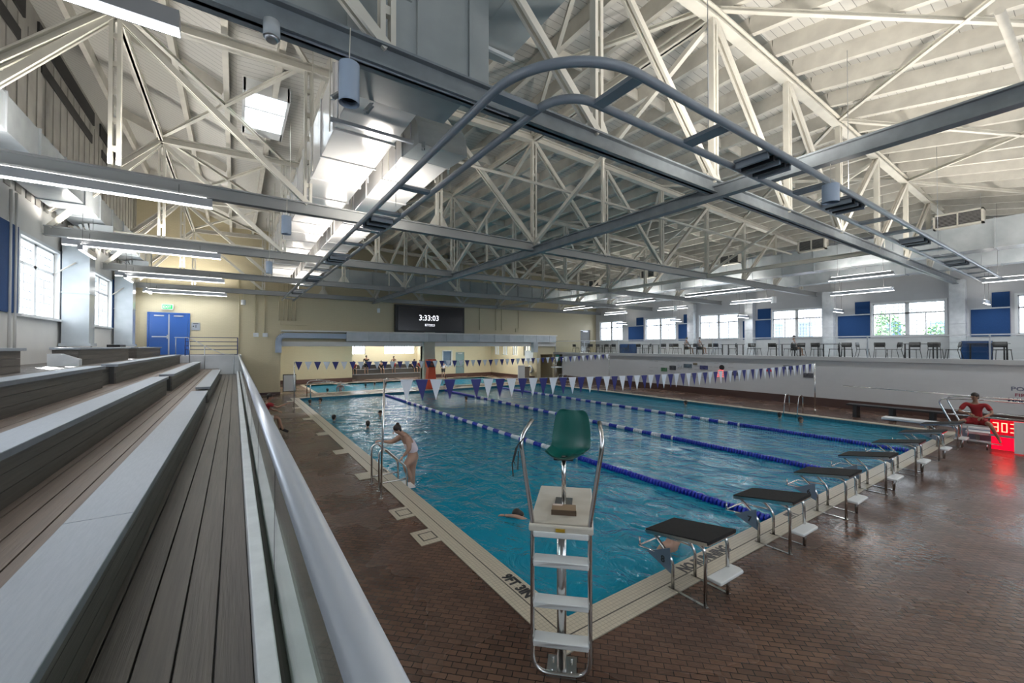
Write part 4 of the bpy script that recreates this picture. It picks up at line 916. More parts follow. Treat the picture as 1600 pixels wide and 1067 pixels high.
def digit(ch, y):
    w, h, q = .115, .27, .022; z = .55; x = CX-.008
    S = {'a': (y-w, y, z+h-q, z+h), 'd': (y-w, y, z, z+q), 'g': (y-w, y, z+h/2-q/2, z+h/2+q/2), 'b': (y-w, y-w+q, z+h/2, z+h), 'c': (y-w, y-w+q, z, z+h/2), 'e': (y-q, y, z, z+h/2), 'f': (y-q, y, z+h/2, z+h)}
    mb = MB()
    for s in SEG[ch]: mb.box(x, x+.01, *S[s])
    mb.build('led_digit', M_LEDRED, t)
for ch, y in zip('303', (2.22, 2.05, 1.88)): digit(ch, y)
tag(MB().box(18.6, 18.64, .6, 1.78, .02, .92).build('notice_board', M_WPLAST), 'white board propped on the deck in front of the pace clock', 'board')
# ------------------------------------------------------------ balcony
t = thing('balcony_rail', 'long glass guard rail with pale top bar along the balcony edge', 'railing', (25.4, 12, 2.5))
MB().box(25.40, 25.46, -4.8, 30.4, 3.56, 3.61).build('top_bar', M_KERB, t)
for k in range(18): MB().box(25.42, 25.432, -4.75+k*1.96, -2.81+k*1.96, 2.58, 3.5).build('glass_panel', M_CLEAR, t)
for k in range(10): MB().box(25.40, 25.45, -4.8+k*3.9, -4.75+k*3.9, 2.5, 3.58).build('rail_post', M_ALU, t)
for k, y in enumerate((4.72, 10.25, 15.0, 19.55)):
    t = thing('wall_column', 'white square column on the balcony window wall, %s from the starting blocks end' % ORD[k], 'column', (30.8, y, 2.5), 0, 'columns along the balcony wall')
    MB().box(30.55, 31.0, y-.28, y+.28, 2.5, 6.5).build('column_shaft', M_KERB, t)
    for z in (3.3, 4.25): MB().box(30.54, 31.0, y-.29, y+.29, z-.01, z+.01).build('joint_band', M_ALU, t)
for k, (a, b) in enumerate(((3.03, 4.3), (8.3, 9.85), (13.7, 15.6), (20.0, 20.9), (24.5, 26.2))):
    t = thing('blue_wall_panel', 'blue acoustic panel set on the balcony window wall, %s from the starting blocks end' % ORD[k], 'acoustic panel', (30.95, a, 4), 0, 'blue panels on the balcony wall')
    MB().box(30.94, 31.0, a, b, 3.6, 4.95).build('lower_panel', M_BLUE, t); MB().box(30.94, 31.0, a, a+(b-a)*.45, 5.03, 5.75).build('upper_panel', M_BLUE, t); MB().box(30.93, 31, a, b, 4.97, 5.01).build('panel_trim', M_KERB, t)
def chair_proto():
    t = thing('stacking_chair', '', 'chair', (0, 0, 0))
    mb = MB(); mb.prism([(-.23, -.22, .44), (.23, -.22, .44), (.21, .22, .43), (-.21, .22, .43)], (0, 0, .03)); part(mb, 'seat', M_BLACK, t, bevel=.01)
    mb = MB(); rows = []
    for z, y, w in ((.56, .235, .20), (.66, .255, .23), (.80, .285, .22)):
        rows.append([mb.bm.verts.new((w*a, y+.04*(abs(a))*-1, z)) for a in (-1, -.5, 0, .5, 1)])
    for A, C_ in zip(rows, rows[1:]):
        for k in range(4): mb._face([A[k], A[k+1], C_[k+1], C_[k]], True)
    o = part(mb, 'backrest', M_BLACK, t); m_ = o.modifiers.new('s', 'SOLIDIFY'); m_.thickness = .02
    for sx in (-1, 1):
        part(MB().tube([(sx*.24, -.24, 0), (sx*.21, -.18, .44)], .012, 6), 'leg', M_BLACK, t); part(MB().tube([(sx*.24, .28, 0), (sx*.21, .18, .44), (sx*.20, .25, .68)], .012, 6), 'leg', M_BLACK, t)
    return t
def table_proto():
    t = thing('balcony_table', '', 'table', (0, 0, 0)); part(MB().box(-.45, .45, -.6, .6, .71, .74), 'tabletop', M_BLACK, t)
    for sx in (-1, 1):
        for sy in (-1, 1): part(MB().box(sx*.38-.025, sx*.38+.025, sy*.5-.025, sy*.5+.025, 0, .71), 'leg', M_BLACK, t)
    return t
ch0 = chair_proto(); tb0 = table_proto(); ch0['group'] = 'black stacking chairs on the balcony'; tb0['group'] = 'dark tables on the balcony'
CH = [29.4, 28.4, 27.3, 26.3, 25.7, 24.6, 23.4, 22.2, 20.9, 19.75, 19.1, 18.3, 17.2, 16.3, 15.3, 14.4, 13.4, 12.8, 11.9, 11.2, 10.44, 9.64, 9.0, 8.2, 7.6, 7.0, 6.3, 5.7, 5.0, 4.3, 2.9]
for k, y in enumerate(CH):
    o = ch0 if k == 0 else copy_tree(ch0); o.location = (27.1+(.55 if k % 3 == 1 else -.15 if k % 3 == 2 else .1), y, 2.5); o.rotation_euler[2] = [R(90), R(200), R(-70), R(0), R(95), R(170), R(-100)][k % 7]
    o['label'] = 'black stacking chair on the balcony, %s counted from the end wall' % ORD[k]
for k, y in enumerate((26.8, 24.0, 21.6, 17.8, 14.9, 11.5, 9.3, 5.6, 3.4)):
    o = tb0 if k == 0 else copy_tree(tb0); o.location = (28.2, y, 2.5); o['label'] = 'dark square table on the balcony, %s counted from the end wall' % ORD[k]
tag(MB().box(27.9, 28.5, 3.3, 4.2, 2.5, 3.35).build('blue_bin', M_BLUE), 'blue bin standing on the balcony near the starting blocks end', 'bin')
tag(MB().box(27.4, 28.1, 22.9, 24.1, 2.5, 3.3).build('blue_cabinet', M_BLUE), 'blue low cabinet on the balcony among the chairs', 'cabinet')
# pictures and writing on the white wall
POST = [(18.3, 1.45, .55, .30, (.03, .10, .05)), (17.6, 1.60, .55, .34, (.03, .03, .04)), (17.05, 1.72, .35, .26, (.25, .26, .28)), (16.45, 1.78, .65, .30, (.05, .07, .09)), (15.9, 1.93, .35, .18, (.12, .10, .07)), (15.3, 1.72, .60, .30, (.03, .03, .10)), (13.2, 1.42, .55, .25, (.06, .06, .08)), (11.3, 1.72, .45, .16, (.45, .01, .02)), (10.35, 1.93, .55, .26, (.02, .03, .04)), (9.4, 1.55, .50, .28, (.05, .05, .06))]
for k, (y, z, w, h, c) in enumerate(POST):
    t = thing('wall_photo', 'small %s print on the white wall, %s counted from the far end' % ('red' if c[0] > .3 else 'pale' if c[1] > .2 else 'dark', ORD[k]), 'picture', (25.39, y, z-h/2), 0, 'prints on the white wall')
    MB().box(25.385, 25.4, y-w/2, y+w/2, z-h/2, z+h/2).build('print_sheet', mat('print_edge', (.5, .5, .5), .5), t); MB().box(25.380, 25.386, y-w/2+.02, y+w/2-.02, z-h/2+.02, z+h/2-.02).build('print_image', mottled('print_ink_%d' % k, c, tuple(min(1, x*2.2+.02) for x in c), 7, .3), t)
t = thing('record_board', 'faint grey swim record lettering in rows on the white wall', 'wall lettering', (25.38, 15, 1.6)); random.seed(5)
for r_ in range(5):
    for q in range(15):
        if random.random() < .35: continue
        y = 19.4-q*.45; MB().box(25.392, 25.4, y-.16, y+.16, 1.05+r_*.24, 1.05+r_*.24+.035).build('record_line', mat('faint_grey_ink', (.40, .41, .43), .7), t)
WL = [('RECORDS', .16, 1.90, 2.40, (.10, .12, .18)), ('POLICE', .22, 1.36, 2.50, (.14, .15, .22)), ('FIRE', .17, 1.14, 2.40, (.30, .10, .14)), ('MAIN POOL', .19, .93, 2.58, (.02, .03, .10))]
for s_, sz, z, y, c in WL[1:]:
    o = text_mesh('wall_lettering', s_, sz, mat('ink_'+s_.lower().replace(' ', '_'), c, .6), (25.395, y, z), (0, -1, 0), (0, 0, 1), depth=.001, bold=.006, sx=1.2); tag(o, 'row of %s letters on the white wall near the starting blocks end' % {'POLICE': 'dark grey', 'FIRE': 'dull red', 'MAIN POOL': 'bold navy'}[s_], 'wall lettering')
t = thing('neon_sign', 'small red neon figure glowing on the white wall under a dark disc', 'sign', (25.35, 14.2, 1.3))
for k in range(4): MB().tube([(25.37, 14.4-.03*k, 1.2+k*.12), (25.37, 14.15, 1.24+k*.13), (25.37, 13.98, 1.2+k*.12)], .014, 6).build('neon_tube', mat('pink_red_neon', (.8, .1, .1), .4, emit=(1, .12, .12), es=1.6), t)
MB().tube([(25.36, 14.1, 1.78), (25.4, 14.1, 1.78)], .16, 16).build('dark_disc', M_BLACK, t)
# ------------------------------------------------------------ far end
t = thing('score_display', 'big black digital display on the cream end wall showing the time in white', 'display', (12.7, 30.3, 5.2))
MB().box(9.87, 15.58, 30.12, 30.42, 4.14, 6.24).build('display_case', M_BLACK, t); MB().box(10.05, 15.4, 30.09, 30.12, 4.3, 6.1).build('display_screen', mat('black_screen', (.006, .006, .012), .2), t)
M_WLED = mat('white_led_text', (1, 1, 1), .4, emit=(.92, .92, 1), es=.9)
text_mesh('display_digits', '3:33:03', .60, M_WLED, (11.66, 30.085, 5.10), (1, 0, 0), (0, 0, 1), t, bold=.004, depth=.002, sx=.95); text_mesh('display_date', '8/7/2023', .26, M_WLED, (12.15, 30.085, 4.66), (1, 0, 0), (0, 0, 1), t, bold=.001, depth=.002, sx=.9)
t = thing('rescue_kiosk', 'orange red equipment tower with a black fronted box standing before the grey column', 'cabinet', (12.0, 28.5, 0))
MB().prism([(11.62, 28.3, 0), (12.38, 28.3, 0), (12.25, 28.3, 1.55), (11.75, 28.3, 1.55)], (0, .5, 0)).build('tower_body', M_ORANGE, t, bevel=.02); MB().box(11.65, 12.3, 28.25, 28.8, 1.55, 2.15).build('box_housing', M_ORANGE, t, bevel=.03); MB().box(11.72, 12.23, 28.22, 28.26, 1.6, 2.0).build('front_panel', M_BLACK, t); MB().box(11.85, 12.1, 28.20, 28.22, 1.7, 1.9).build('panel_mark', mat('dull_red_mark', (.15, .03, .02), .5), t)
t = thing('white_board_stand', 'white notice board on the deck by the far opening', 'notice board', (2.9, 30.9, 0)); MB().box(2.62, 3.4, 30.85, 30.9, .1, 1.25).build('board_frame', M_BLACK, t); MB().box(2.67, 3.36, 30.83, 30.86, .15, 1.2).build('board_sheet', M_WPLAST, t)
t = thing('exit_sign', 'green lit exit sign above the blue doors', 'exit sign', (-3.2, 30.4, 5.3)); MB().box(-3.45, -2.95, 30.36, 30.48, 5.2, 5.5).build('sign_case', M_WPLAST, t); MB().box(-3.42, -2.98, 30.35, 30.36, 5.23, 5.47).build('sign_face', mat('green_lit_face', (.02, .3, .08), .4, emit=(.02, .7, .15), es=.5), t); text_mesh('sign_text', 'EXIT', .2, M_WPLAST, (-3.39, 30.345, 5.28), (1, 0, 0), (0, 0, 1), t, bold=.004, depth=.001, sx=.85)
t = thing('door_notice', 'small grey arrow notice on the cream wall beside the blue doors', 'sign', (-1.95, 30.45, 4.2)); MB().box(-2.13, -1.72, 30.47, 30.5, 4.05, 4.5).build('notice_plate', mat('grey_plate', (.30, .33, .37), .5), t); MB().prism([(-2.08, 30.465, 4.28), (-2.0, 30.465, 4.33), (-2.0, 30.465, 4.23)], (0, .005, 0)).build('arrow_mark', M_BLACK, t); MB().box(-1.93, -1.90, 30.463, 30.47, 4.2, 4.36).build('figure_mark', M_BLACK, t); MB().box(-2.05, -1.8, 30.463, 30.47, 4.42, 4.45).build('text_line', M_BLACK, t)
for k, x in enumerate((.2, 2.35, 2.62, 2.85, 3.08, 3.3)): pipe([(x, 30.44, 4.75 if k else 2.7), (x, 30.44, 7.6)], .03, M_YELL, 'cream painted vertical conduit on the end wall, %s from the blue doors' % ORD[k])
tag(MB().box(2.45, 4.0, 30.36, 30.5, 4.5, 4.78).build('junction_trough', M_YELL), 'cream painted trough where the row of conduits ends over the far opening', 'junction box')
for k, x in enumerate((.95, 1.45)): tag(MB().box(x, x+.28, 30.42, 30.5, 3.7, 3.95).build('wall_box', M_KERB), 'small white junction box on the end wall, %s of the pair' % ('nearer the blue doors' if k == 0 else 'nearer the opening'), 'junction box'); pipe([(x+.1, 30.46, 3.95), (x+.1, 30.46, 7.2)], .025, M_YELL, 'thin cream conduit rising from the white junction box %s' % ('nearer the blue doors' if k == 0 else 'nearer the opening'))
for k, x in enumerate((17.2, 18.8, 19.4, 21.2)): pipe([(x, 30.44, 4.5), (x, 30.44, 6.6), (x+.8, 30.44, 6.6)], .03, M_YELL, 'cream conduit bending along the end wall past the display, %s from it' % ORD[k], f=.05)
tag(MB().box(20.9, 21.3, 30.42, 30.5, 4.4, 4.7).build('wall_box', M_YELL), 'cream junction box on the end wall near the passage door', 'junction box')
t = thing('life_ring', 'white life ring hung on the end wall', 'life ring', (23.22, 31.4, .75)); MB().tube([Vector((23.22, 31.4+.30*math.cos(a), .95+.30*math.sin(a))) for a in [2*PI*k/20 for k in range(20)]], .07, 10, closed=True).build('ring', M_WPLAST, t)
tag(MB().box(21.55, 22.3, 31.0, 31.06, .0, 1.35).build('standing_board', M_WPLAST), 'white board standing on the deck beside the grey brown locker', 'board'); tag(MB().box(22.35, 22.9, 31.1, 31.5, 0, 1.2).build('grey_locker', mat('grey_brown_paint', (.20, .17, .14), .6)), 'grey brown locker between the white board and life ring', 'locker')
t = thing('far_guard_chair', 'distant guard chair with teal seat near the passage door', 'lifeguard chair', (24, 28.5, 0))
MB().box(23.35, 24.1, 27.9, 28.5, 1.22, 1.3).build('platform', M_WPLAST, t); MB().prism([(23.5, 28.0, 1.85), (23.95, 28.0, 1.85), (23.9, 28.0, 2.35), (23.55, 28.0, 2.35)], (0, .06, 0)).build('seat_back', M_TEALP, t); MB().tube([(23.7, 28.2, 0), (23.7, 28.2, 1.85)], .04, 8).build('support_post', M_STEEL, t)
for x in (23.3, 24.15): MB().tube([(x, 27.9, 0), (x, 27.9, 1.4), (x+(.1 if x > 23.6 else -.1), 27.9, 2.1)], .025, 8).build('ladder_rail', M_STEEL, t)
t = thing('whiteboard', 'small white board on the yellow wall of the far hall', 'board', (22.8, 32, 2)); MB().box(23.27, 23.3, 31.0, 32.3, 1.7, 2.7).build('board_sheet', M_WPLAST, t)
# bleachers in the far hall recess
for k in range(3):
    t = thing('far_bleacher_row', 'dark bleacher row in the far hall recess, %s from its front' % ORD[k], 'bleacher row', (12.5, 40, 0)); x0, x1 = 8.8, 16.3
    MB().box(x0, x1, 40.0+k*.8, 40.8+k*.8, 0, .42*(k+1)).build('riser', M_RISER, t); MB().box(x0, x1, 39.95+k*.8, 40.25+k*.8, .42*(k+1), .42*(k+1)+.05).build('seat_board', M_SEATE, t)
# ------------------------------------------------------------ people
def skin_mesh(name, verts, edges, root, m, parent=None, sub=2):
    """verts {key: (pos, radius)}; grows one smooth surface round the edges"""
    keys = list(verts); me = bpy.data.meshes.new(name)
    me.from_pydata([verts[k][0] for k in keys], [(keys.index(a), keys.index(b)) for a, b in edges], [])
    o = bpy.data.objects.new(name, me); COL.objects.link(o); me.materials.append(m)
    sk = o.modifiers.new('skin', 'SKIN'); sk.use_smooth_shade = True; sk.branch_smoothing = .6
    if not me.skin_vertices: me.skin_vertices.new() if hasattr(me.skin_vertices, 'new') else None
    lay = me.skin_vertices[0].data
    for i, k in enumerate(keys):
        r = verts[k][1]; lay[i].radius = r if isinstance(r, tuple) else (r, r); lay[i].use_root = (k == root)
    sb = o.modifiers.new('sub', 'SUBSURF'); sb.levels = sb.render_levels = sub
    if parent: o.parent = parent; o.matrix_parent_inverse = parent.matrix_basis.inverted()
    return o
def hand_mesh(mb, w, d, side, s=1.0, curl=.9, down=Vector((0, 0, -1))):
    """palm and five separate bent fingers running from wrist w along d, curling toward down"""
    w = Vector(w); d = Vector(d).normalized(); n = d.cross(down).normalized()*side; dn = n.cross(d)*side
    if dn.dot(down) < 0: dn = -dn
    palm = w+d*.045*s; rot = Matrix((n, d, dn)).transposed()
    mb.ell(palm, .040*s, .052*s, .018*s, 10, 6, rot)
    for k, (off, L) in enumerate(((-.030, .062), (-.010, .072), (.010, .067), (.028, .052))):
        b = w+d*.085*s+n*off*s; c1 = b+(d*math.cos(curl*.4)+dn*math.sin(curl*.4))*L*.45*s; c2 = c1+(d*math.cos(curl)+dn*math.sin(curl))*L*.35*s; c3 = c2+(d*math.cos(curl*1.7)+dn*math.sin(curl*1.7))*L*.28*s
        mb.tube([b-d*.02*s, b, c1, c2, c3], [.0095*s, .0095*s, .009*s, .008*s, .006*s], 7)
    t0 = w+d*.03*s-n*.034*s; mb.tube([t0, t0+(d*.6-n*.7+dn*.3)*.035*s, t0+(d*1.1-n*.55+dn*.8)*.05*s], [.012*s, .010*s, .008*s], 7)
def person(name, label, J, m=None, sc=1.0, bulk=1.0, clothes=(), hair=None, hands=True, legs='LR', face=None, bun=False, sub=2, loc=None, group=None, cat='person'):
    """J: joint positions in metres (world). clothes: (part name, material, [(edge chains)], grow)"""
    m = m or M_SKIN; Rd = {'pelvis': (.135, .105), 'waist': (.115, .085), 'chest': (.145, .10), 'neckb': .062, 'neck': .052, 'head': (.078, .088), 'crown': (.072, .082), 'sh': .058, 'el': .038, 'wr': .026, 'hip': .092, 'kn': .056, 'an': .036, 'heel': .036, 'toe': .026}
    V = {}; 
    for k, p in J.items():
        b = k[:-1] if k[-1] in 'LR' and k[:-1] in Rd else k; r = Rd[b]; g_ = sc*(1 if b in ('head', 'crown', 'neck', 'wr') else bulk); V[k] = (p, tuple(x*g_ for x in r) if isinstance(r, tuple) else r*g_)
    E_ = [('pelvis', 'waist'), ('waist', 'chest'), ('chest', 'neckb'), ('neckb', 'neck'), ('neck', 'head'), ('head', 'crown')]
    for s in 'LR':
        if 'sh'+s in J: E_ += [('chest', 'sh'+s), ('sh'+s, 'el'+s), ('el'+s, 'wr'+s)]
        if 'hip'+s in J: E_ += [('pelvis', 'hip'+s), ('hip'+s, 'kn'+s)]
        if 'an'+s in J: E_ += [('kn'+s, 'an'+s)]
        if 'toe'+s in J: E_ += [('an'+s, 'toe'+s)]
    E_ = [e for e in E_ if e[0] in V and e[1] in V]
    root = 'pelvis' if 'pelvis' in V else 'chest'
    base = loc or (J[root][0], J[root][1], min(p[2] for p in J.values())-.02)
    t = thing(name, label, cat, base, 0, group)
    bd = skin_mesh('body', V, E_, root, m, t, sub)
    if hands:
        for s, sd in (('L', 1), ('R', -1)):
            if 'wr'+s in J:
                w, e = Vector(J['wr'+s]), Vector(J['el'+s]); mb = MB(); hand_mesh(mb, w, (w-e), sd, sc); mb.build('hand', m, t)
    for nm, mm, keys, grow in clothes:
        VV = {}
        for k in keys:
            if isinstance(k, tuple): a, b, f, r = k; VV[a+b] = (tuple(Vector(J[a]).lerp(Vector(J[b]), f)), r*sc+grow)
            else: r = V[k][1]; VV[k] = (V[k][0], tuple(x+grow for x in r) if isinstance(r, tuple) else r+grow)
        EE = []
        for a, b in E_:
            if a in VV and b in VV: EE.append((a, b))
            elif a in VV and a+b in VV: EE.append((a, a+b))
        rt = next(k for k in ('pelvis', 'chest', *VV) if k in VV)
        skin_mesh(nm, VV, EE, rt, mm, t, sub)
    h = Vector(J['head']); c = Vector(J['crown']); upv = (c-h).normalized(); f = Vector(face or (0, -1, 0)); f = (f-upv*f.dot(upv)).normalized(); sd = upv.cross(f)
    rot = Matrix((sd, f, upv)).transposed()
    if hair:
        mb = MB(); mb.ell(h+upv*.055*sc-f*.022*sc, .088*sc, .096*sc, .088*sc, 14, 9, rot); mb.ell(h-upv*.0*sc-f*.055*sc, .075*sc, .05*sc, .085*sc, 12, 8, rot)
        if bun: mb.ell(c-f*.06*sc+upv*.035*sc, .045*sc, .045*sc, .04*sc, 10, 6)
        mb.build('hair', hair, t)
    if face and sub == 2:
        mb = MB(); mb.ell(h+f*.095*sc-upv*.012*sc, .013*sc, .018*sc, .022*sc, 8, 6, rot); mb.build('nose', m).parent = bd
        for s in (-1, 1):
            MB().ell(h+f*.082*sc+sd*s*.030*sc+upv*.022*sc, .011*sc, .008*sc, .007*sc, 8, 5, rot).build('eye', M_BLACK).parent = bd; MB().ell(h+sd*s*.082*sc+upv*.0, .010*sc, .018*sc, .028*sc, 8, 5, rot).build('ear', m).parent = bd
        MB().ell(h+f*.086*sc-upv*.050*sc, .024*sc, .008*sc, .007*sc, 8, 5, rot).build('mouth', mat('lip_tone', (.30, .10, .09), .5)).parent = bd
    return t
# woman climbing the stair rails, facing the deck
person('person', 'woman in pale one piece swimsuit bending over the pool stair rails, dark hair pinned up', {
    'pelvis': (3.44, 9.15, .62), 'waist': (3.38, 9.17, .80), 'chest': (3.27, 9.18, .98), 'neckb': (3.19, 9.18, 1.09), 'neck': (3.14, 9.18, 1.14), 'head': (3.05, 9.18, 1.20), 'crown': (3.02, 9.18, 1.29),
    'shR': (3.25, 9.01, 1.04), 'elR': (3.25, 8.93, .80), 'wrR': (3.10, 8.93, .66), 'shL': (3.22, 9.35, 1.03), 'elL': (3.03, 9.48, .88), 'wrL': (2.80, 9.50, .93),
    'hipR': (3.42, 9.06, .56), 'knR': (3.18, 9.03, .42), 'anR': (3.32, 9.02, .12), 'toeR': (3.24, 9.02, .05), 'hipL': (3.46, 9.25, .54), 'knL': (3.44, 9.27, .26), 'anL': (3.46, 9.27, -.10), 'toeL': (3.36, 9.28, -.2)},
    M_SKIN, .98, 1.5, [('swimsuit', M_SUIT, ['pelvis', 'waist', 'chest'], .010)], M_HAIR, face=(-.85, -.1, -.5), bun=True)
# guard seated beyond the starting blocks
person('person', 'lifeguard in red shirt and shorts sitting behind the diving stand rails', {
    'pelvis': (19.15, 2.55, .82), 'waist': (19.12, 2.56, 1.0), 'chest': (19.08, 2.57, 1.22), 'neckb': (19.05, 2.58, 1.38), 'neck': (19.03, 2.58, 1.44), 'head': (19.0, 2.59, 1.53), 'crown': (19.0, 2.59, 1.63),
    'shL': (19.05, 2.78, 1.32), 'elL': (18.97, 2.92, 1.05), 'wrL': (18.82, 2.68, 1.02), 'shR': (19.05, 2.36, 1.32), 'elR': (18.97, 2.22, 1.08), 'wrR': (18.80, 2.40, .95),
    'hipL': (19.10, 2.67, .78), 'knL': (18.75, 2.86, .78), 'anL': (18.80, 2.88, .34), 'toeL': (18.62, 2.90, .27), 'hipR': (19.10, 2.43, .78), 'knR': (18.78, 2.25, .76), 'anR': (18.85, 2.08, .32), 'toeR': (18.66, 2.04, .26)},
    M_SKIND, 1.05, 1.0, [('red_shirt', M_RED, ['pelvis', 'waist', 'chest', ('chest', 'neckb', .7, .07), 'shL', 'shR', ('shL', 'elL', .8, .05), ('shR', 'elR', .8, .05)], .014), ('red_shorts', M_RED, ['pelvis', 'hipL', 'hipR', ('hipL', 'knL', .75, .075), ('hipR', 'knR', .75, .075)], .014)], M_HAIR, face=(-1, .5, 0))
t = thing('guard_stool', 'white topped guard seat under the red shirted lifeguard', 'seat', (19.2, 2.55, 0)); MB().box(18.95, 19.45, 2.25, 2.85, .62, .68).build('seat', M_WPLAST, t); MB().box(18.6, 18.95, 2.0, 3.0, .20, .23).build('foot_plate', M_STEEL, t)
for x in (18.65, 19.4):
    for y in (2.3, 2.8): MB().tube([(x, y, 0), (x, y, .63 if x > 19 else .2)], .02, 8).build('leg', M_STEEL, t)
# guard seated low by the bleacher wall, mostly behind the rail
person('person', 'lifeguard in red shirt with white shorts sitting by the bleacher wall, arm reaching out', {
    'pelvis': (.72, 16.6, .62), 'waist': (.74, 16.62, .80), 'chest': (.80, 16.65, 1.02), 'neckb': (.84, 16.66, 1.18), 'neck': (.86, 16.66, 1.23), 'head': (.90, 16.66, 1.32), 'crown': (.90, 16.66, 1.42),
    'shR': (.86, 16.45, 1.12), 'elR': (1.10, 16.40, .98), 'wrR': (1.36, 16.42, 1.08), 'shL': (.80, 16.85, 1.12), 'elL': (.95, 16.9, .86), 'wrL': (1.16, 16.82, .80),
    'hipR': (.78, 16.5, .60), 'knR': (1.15, 16.45, .62), 'anR': (1.27, 16.45, .20), 'toeR': (1.46, 16.45, .09), 'hipL': (.78, 16.72, .60), 'knL': (1.16, 16.78, .60), 'anL': (1.20, 16.8, .20), 'toeL': (1.38, 16.8, .09)},
    M_SKIND, 1.0, 1.0, [('red_shirt', M_RED, ['waist', 'chest', ('chest', 'neckb', .7, .07), 'shL', 'shR', ('shL', 'elL', .6, .05), ('shR', 'elR', .6, .05)], .014), ('white_shorts', mat('white_cloth', (.62, .62, .62), .8), ['pelvis', 'hipL', 'hipR', ('hipL', 'knL', .7, .075), ('hipR', 'knR', .7, .075)], .014), ('shoe', M_DARKC, ['anR', 'toeR'], .02), ('shoe', M_DARKC, ['anL', 'toeL'], .02)], M_HAIR, face=(1, -.2, -.2))
[q for q in COL.objects if q.get('label', '').startswith('lifeguard in red shirt with white')][0].location.x += .13
t = thing('deck_chair', 'dark chair against the bleacher wall under the seated lifeguard', 'chair', (.7, 16.6, 0)); MB().box(.45, .95, 16.35, 16.9, .44, .48).build('seat', M_BLACK, t); MB().box(.42, .46, 16.35, 16.9, .48, 1.3).build('backrest', M_BLACK, t)
for x in (.48, .9):
    for y in (16.4, 16.85): MB().tube([(x, y, 0), (x, y, .45)], .015, 6).build('leg', M_BLACK, t)
# swimmers, shoulders at the surface
def swimmer(x, y, label, face=(0, -1, 0), m=None, z=-.14, hair=True, rise=0):
    z += rise
    person('person', label, {'chest': (x, y, z-.16), 'neckb': (x, y, z+.0), 'neck': (x, y, z+.05), 'head': (x, y, z+.13), 'crown': (x, y, z+.22), 'shL': (x-.17, y+.02, z-.06), 'elL': (x-.28, y+.1, z-.25), 'shR': (x+.17, y, z-.06), 'elR': (x+.28, y+.1, z-.25), 'waist': (x, y, z-.38), 'pelvis': (x, y, z-.58)}, m or M_SKIND, 1.0, 1.0, (), M_HAIR, hands=False, face=face, sub=2)
for x, y, l, f in ((3.62, 19.3, 'dark haired swimmer hugging the coping, nearest the bleachers', (1, 1, 0)), (4.42, 16.9, 'dark haired swimmer in the left lane seen from behind, larger dark head', (0, 1, 0)), (5.62, 19.3, 'swimmer facing the stair rails beyond the flag pole', (-.3, -1, 0)), (3.52, 25.6, 'swimmer at the far corner beside the wall', (0, 1, 0)), (4.1, 25.9, 'swimmer at the far corner, second from the wall', (-1, 0, 0)),
                   (11.5, 22.0, 'lone dark swimmer near the middle of the pool beneath the pennants', (0, 1, 0)), (20.45, 8.7, 'swimmer by the balcony side ladder', (1, 0, 0)), (19.9, 7.65, 'swimmer a little off the balcony side ladder, facing the blocks', (-.2, -1, 0)), (20.6, 13.5, 'swimmer against the balcony side wall under the photo prints', (0, 1, 0))):
    swimmer(x, y, l, f)
swimmer(5.78, 4.05, 'bather in the water right behind the nearest starting block', (1, .3, 0), M_SKIN, rise=.18)
# swimmer lying at the surface behind the stand
person('person', 'front crawl swimmer partly hidden behind the guard stand, one arm stretched ahead', {'pelvis': (4.95, 6.2, -.32), 'waist': (4.85, 6.28, -.28), 'chest': (4.72, 6.36, -.24), 'neckb': (4.62, 6.43, -.20), 'neck': (4.59, 6.46, -.18), 'head': (4.53, 6.50, -.14), 'crown': (4.46, 6.54, -.10), 'shL': (4.60, 6.28, -.20), 'elL': (4.42, 6.42, -.10), 'wrL': (4.28, 6.62, -.12), 'shR': (4.80, 6.52, -.26), 'elR': (4.95, 6.72, -.34), 'wrR': (5.1, 6.8, -.4)}, M_SKIN, 1.0, 1.0, [('dark_suit', M_DARKC, ['pelvis', 'waist', 'chest'], .01)], M_HAIR, face=(-.3, .2, -1))
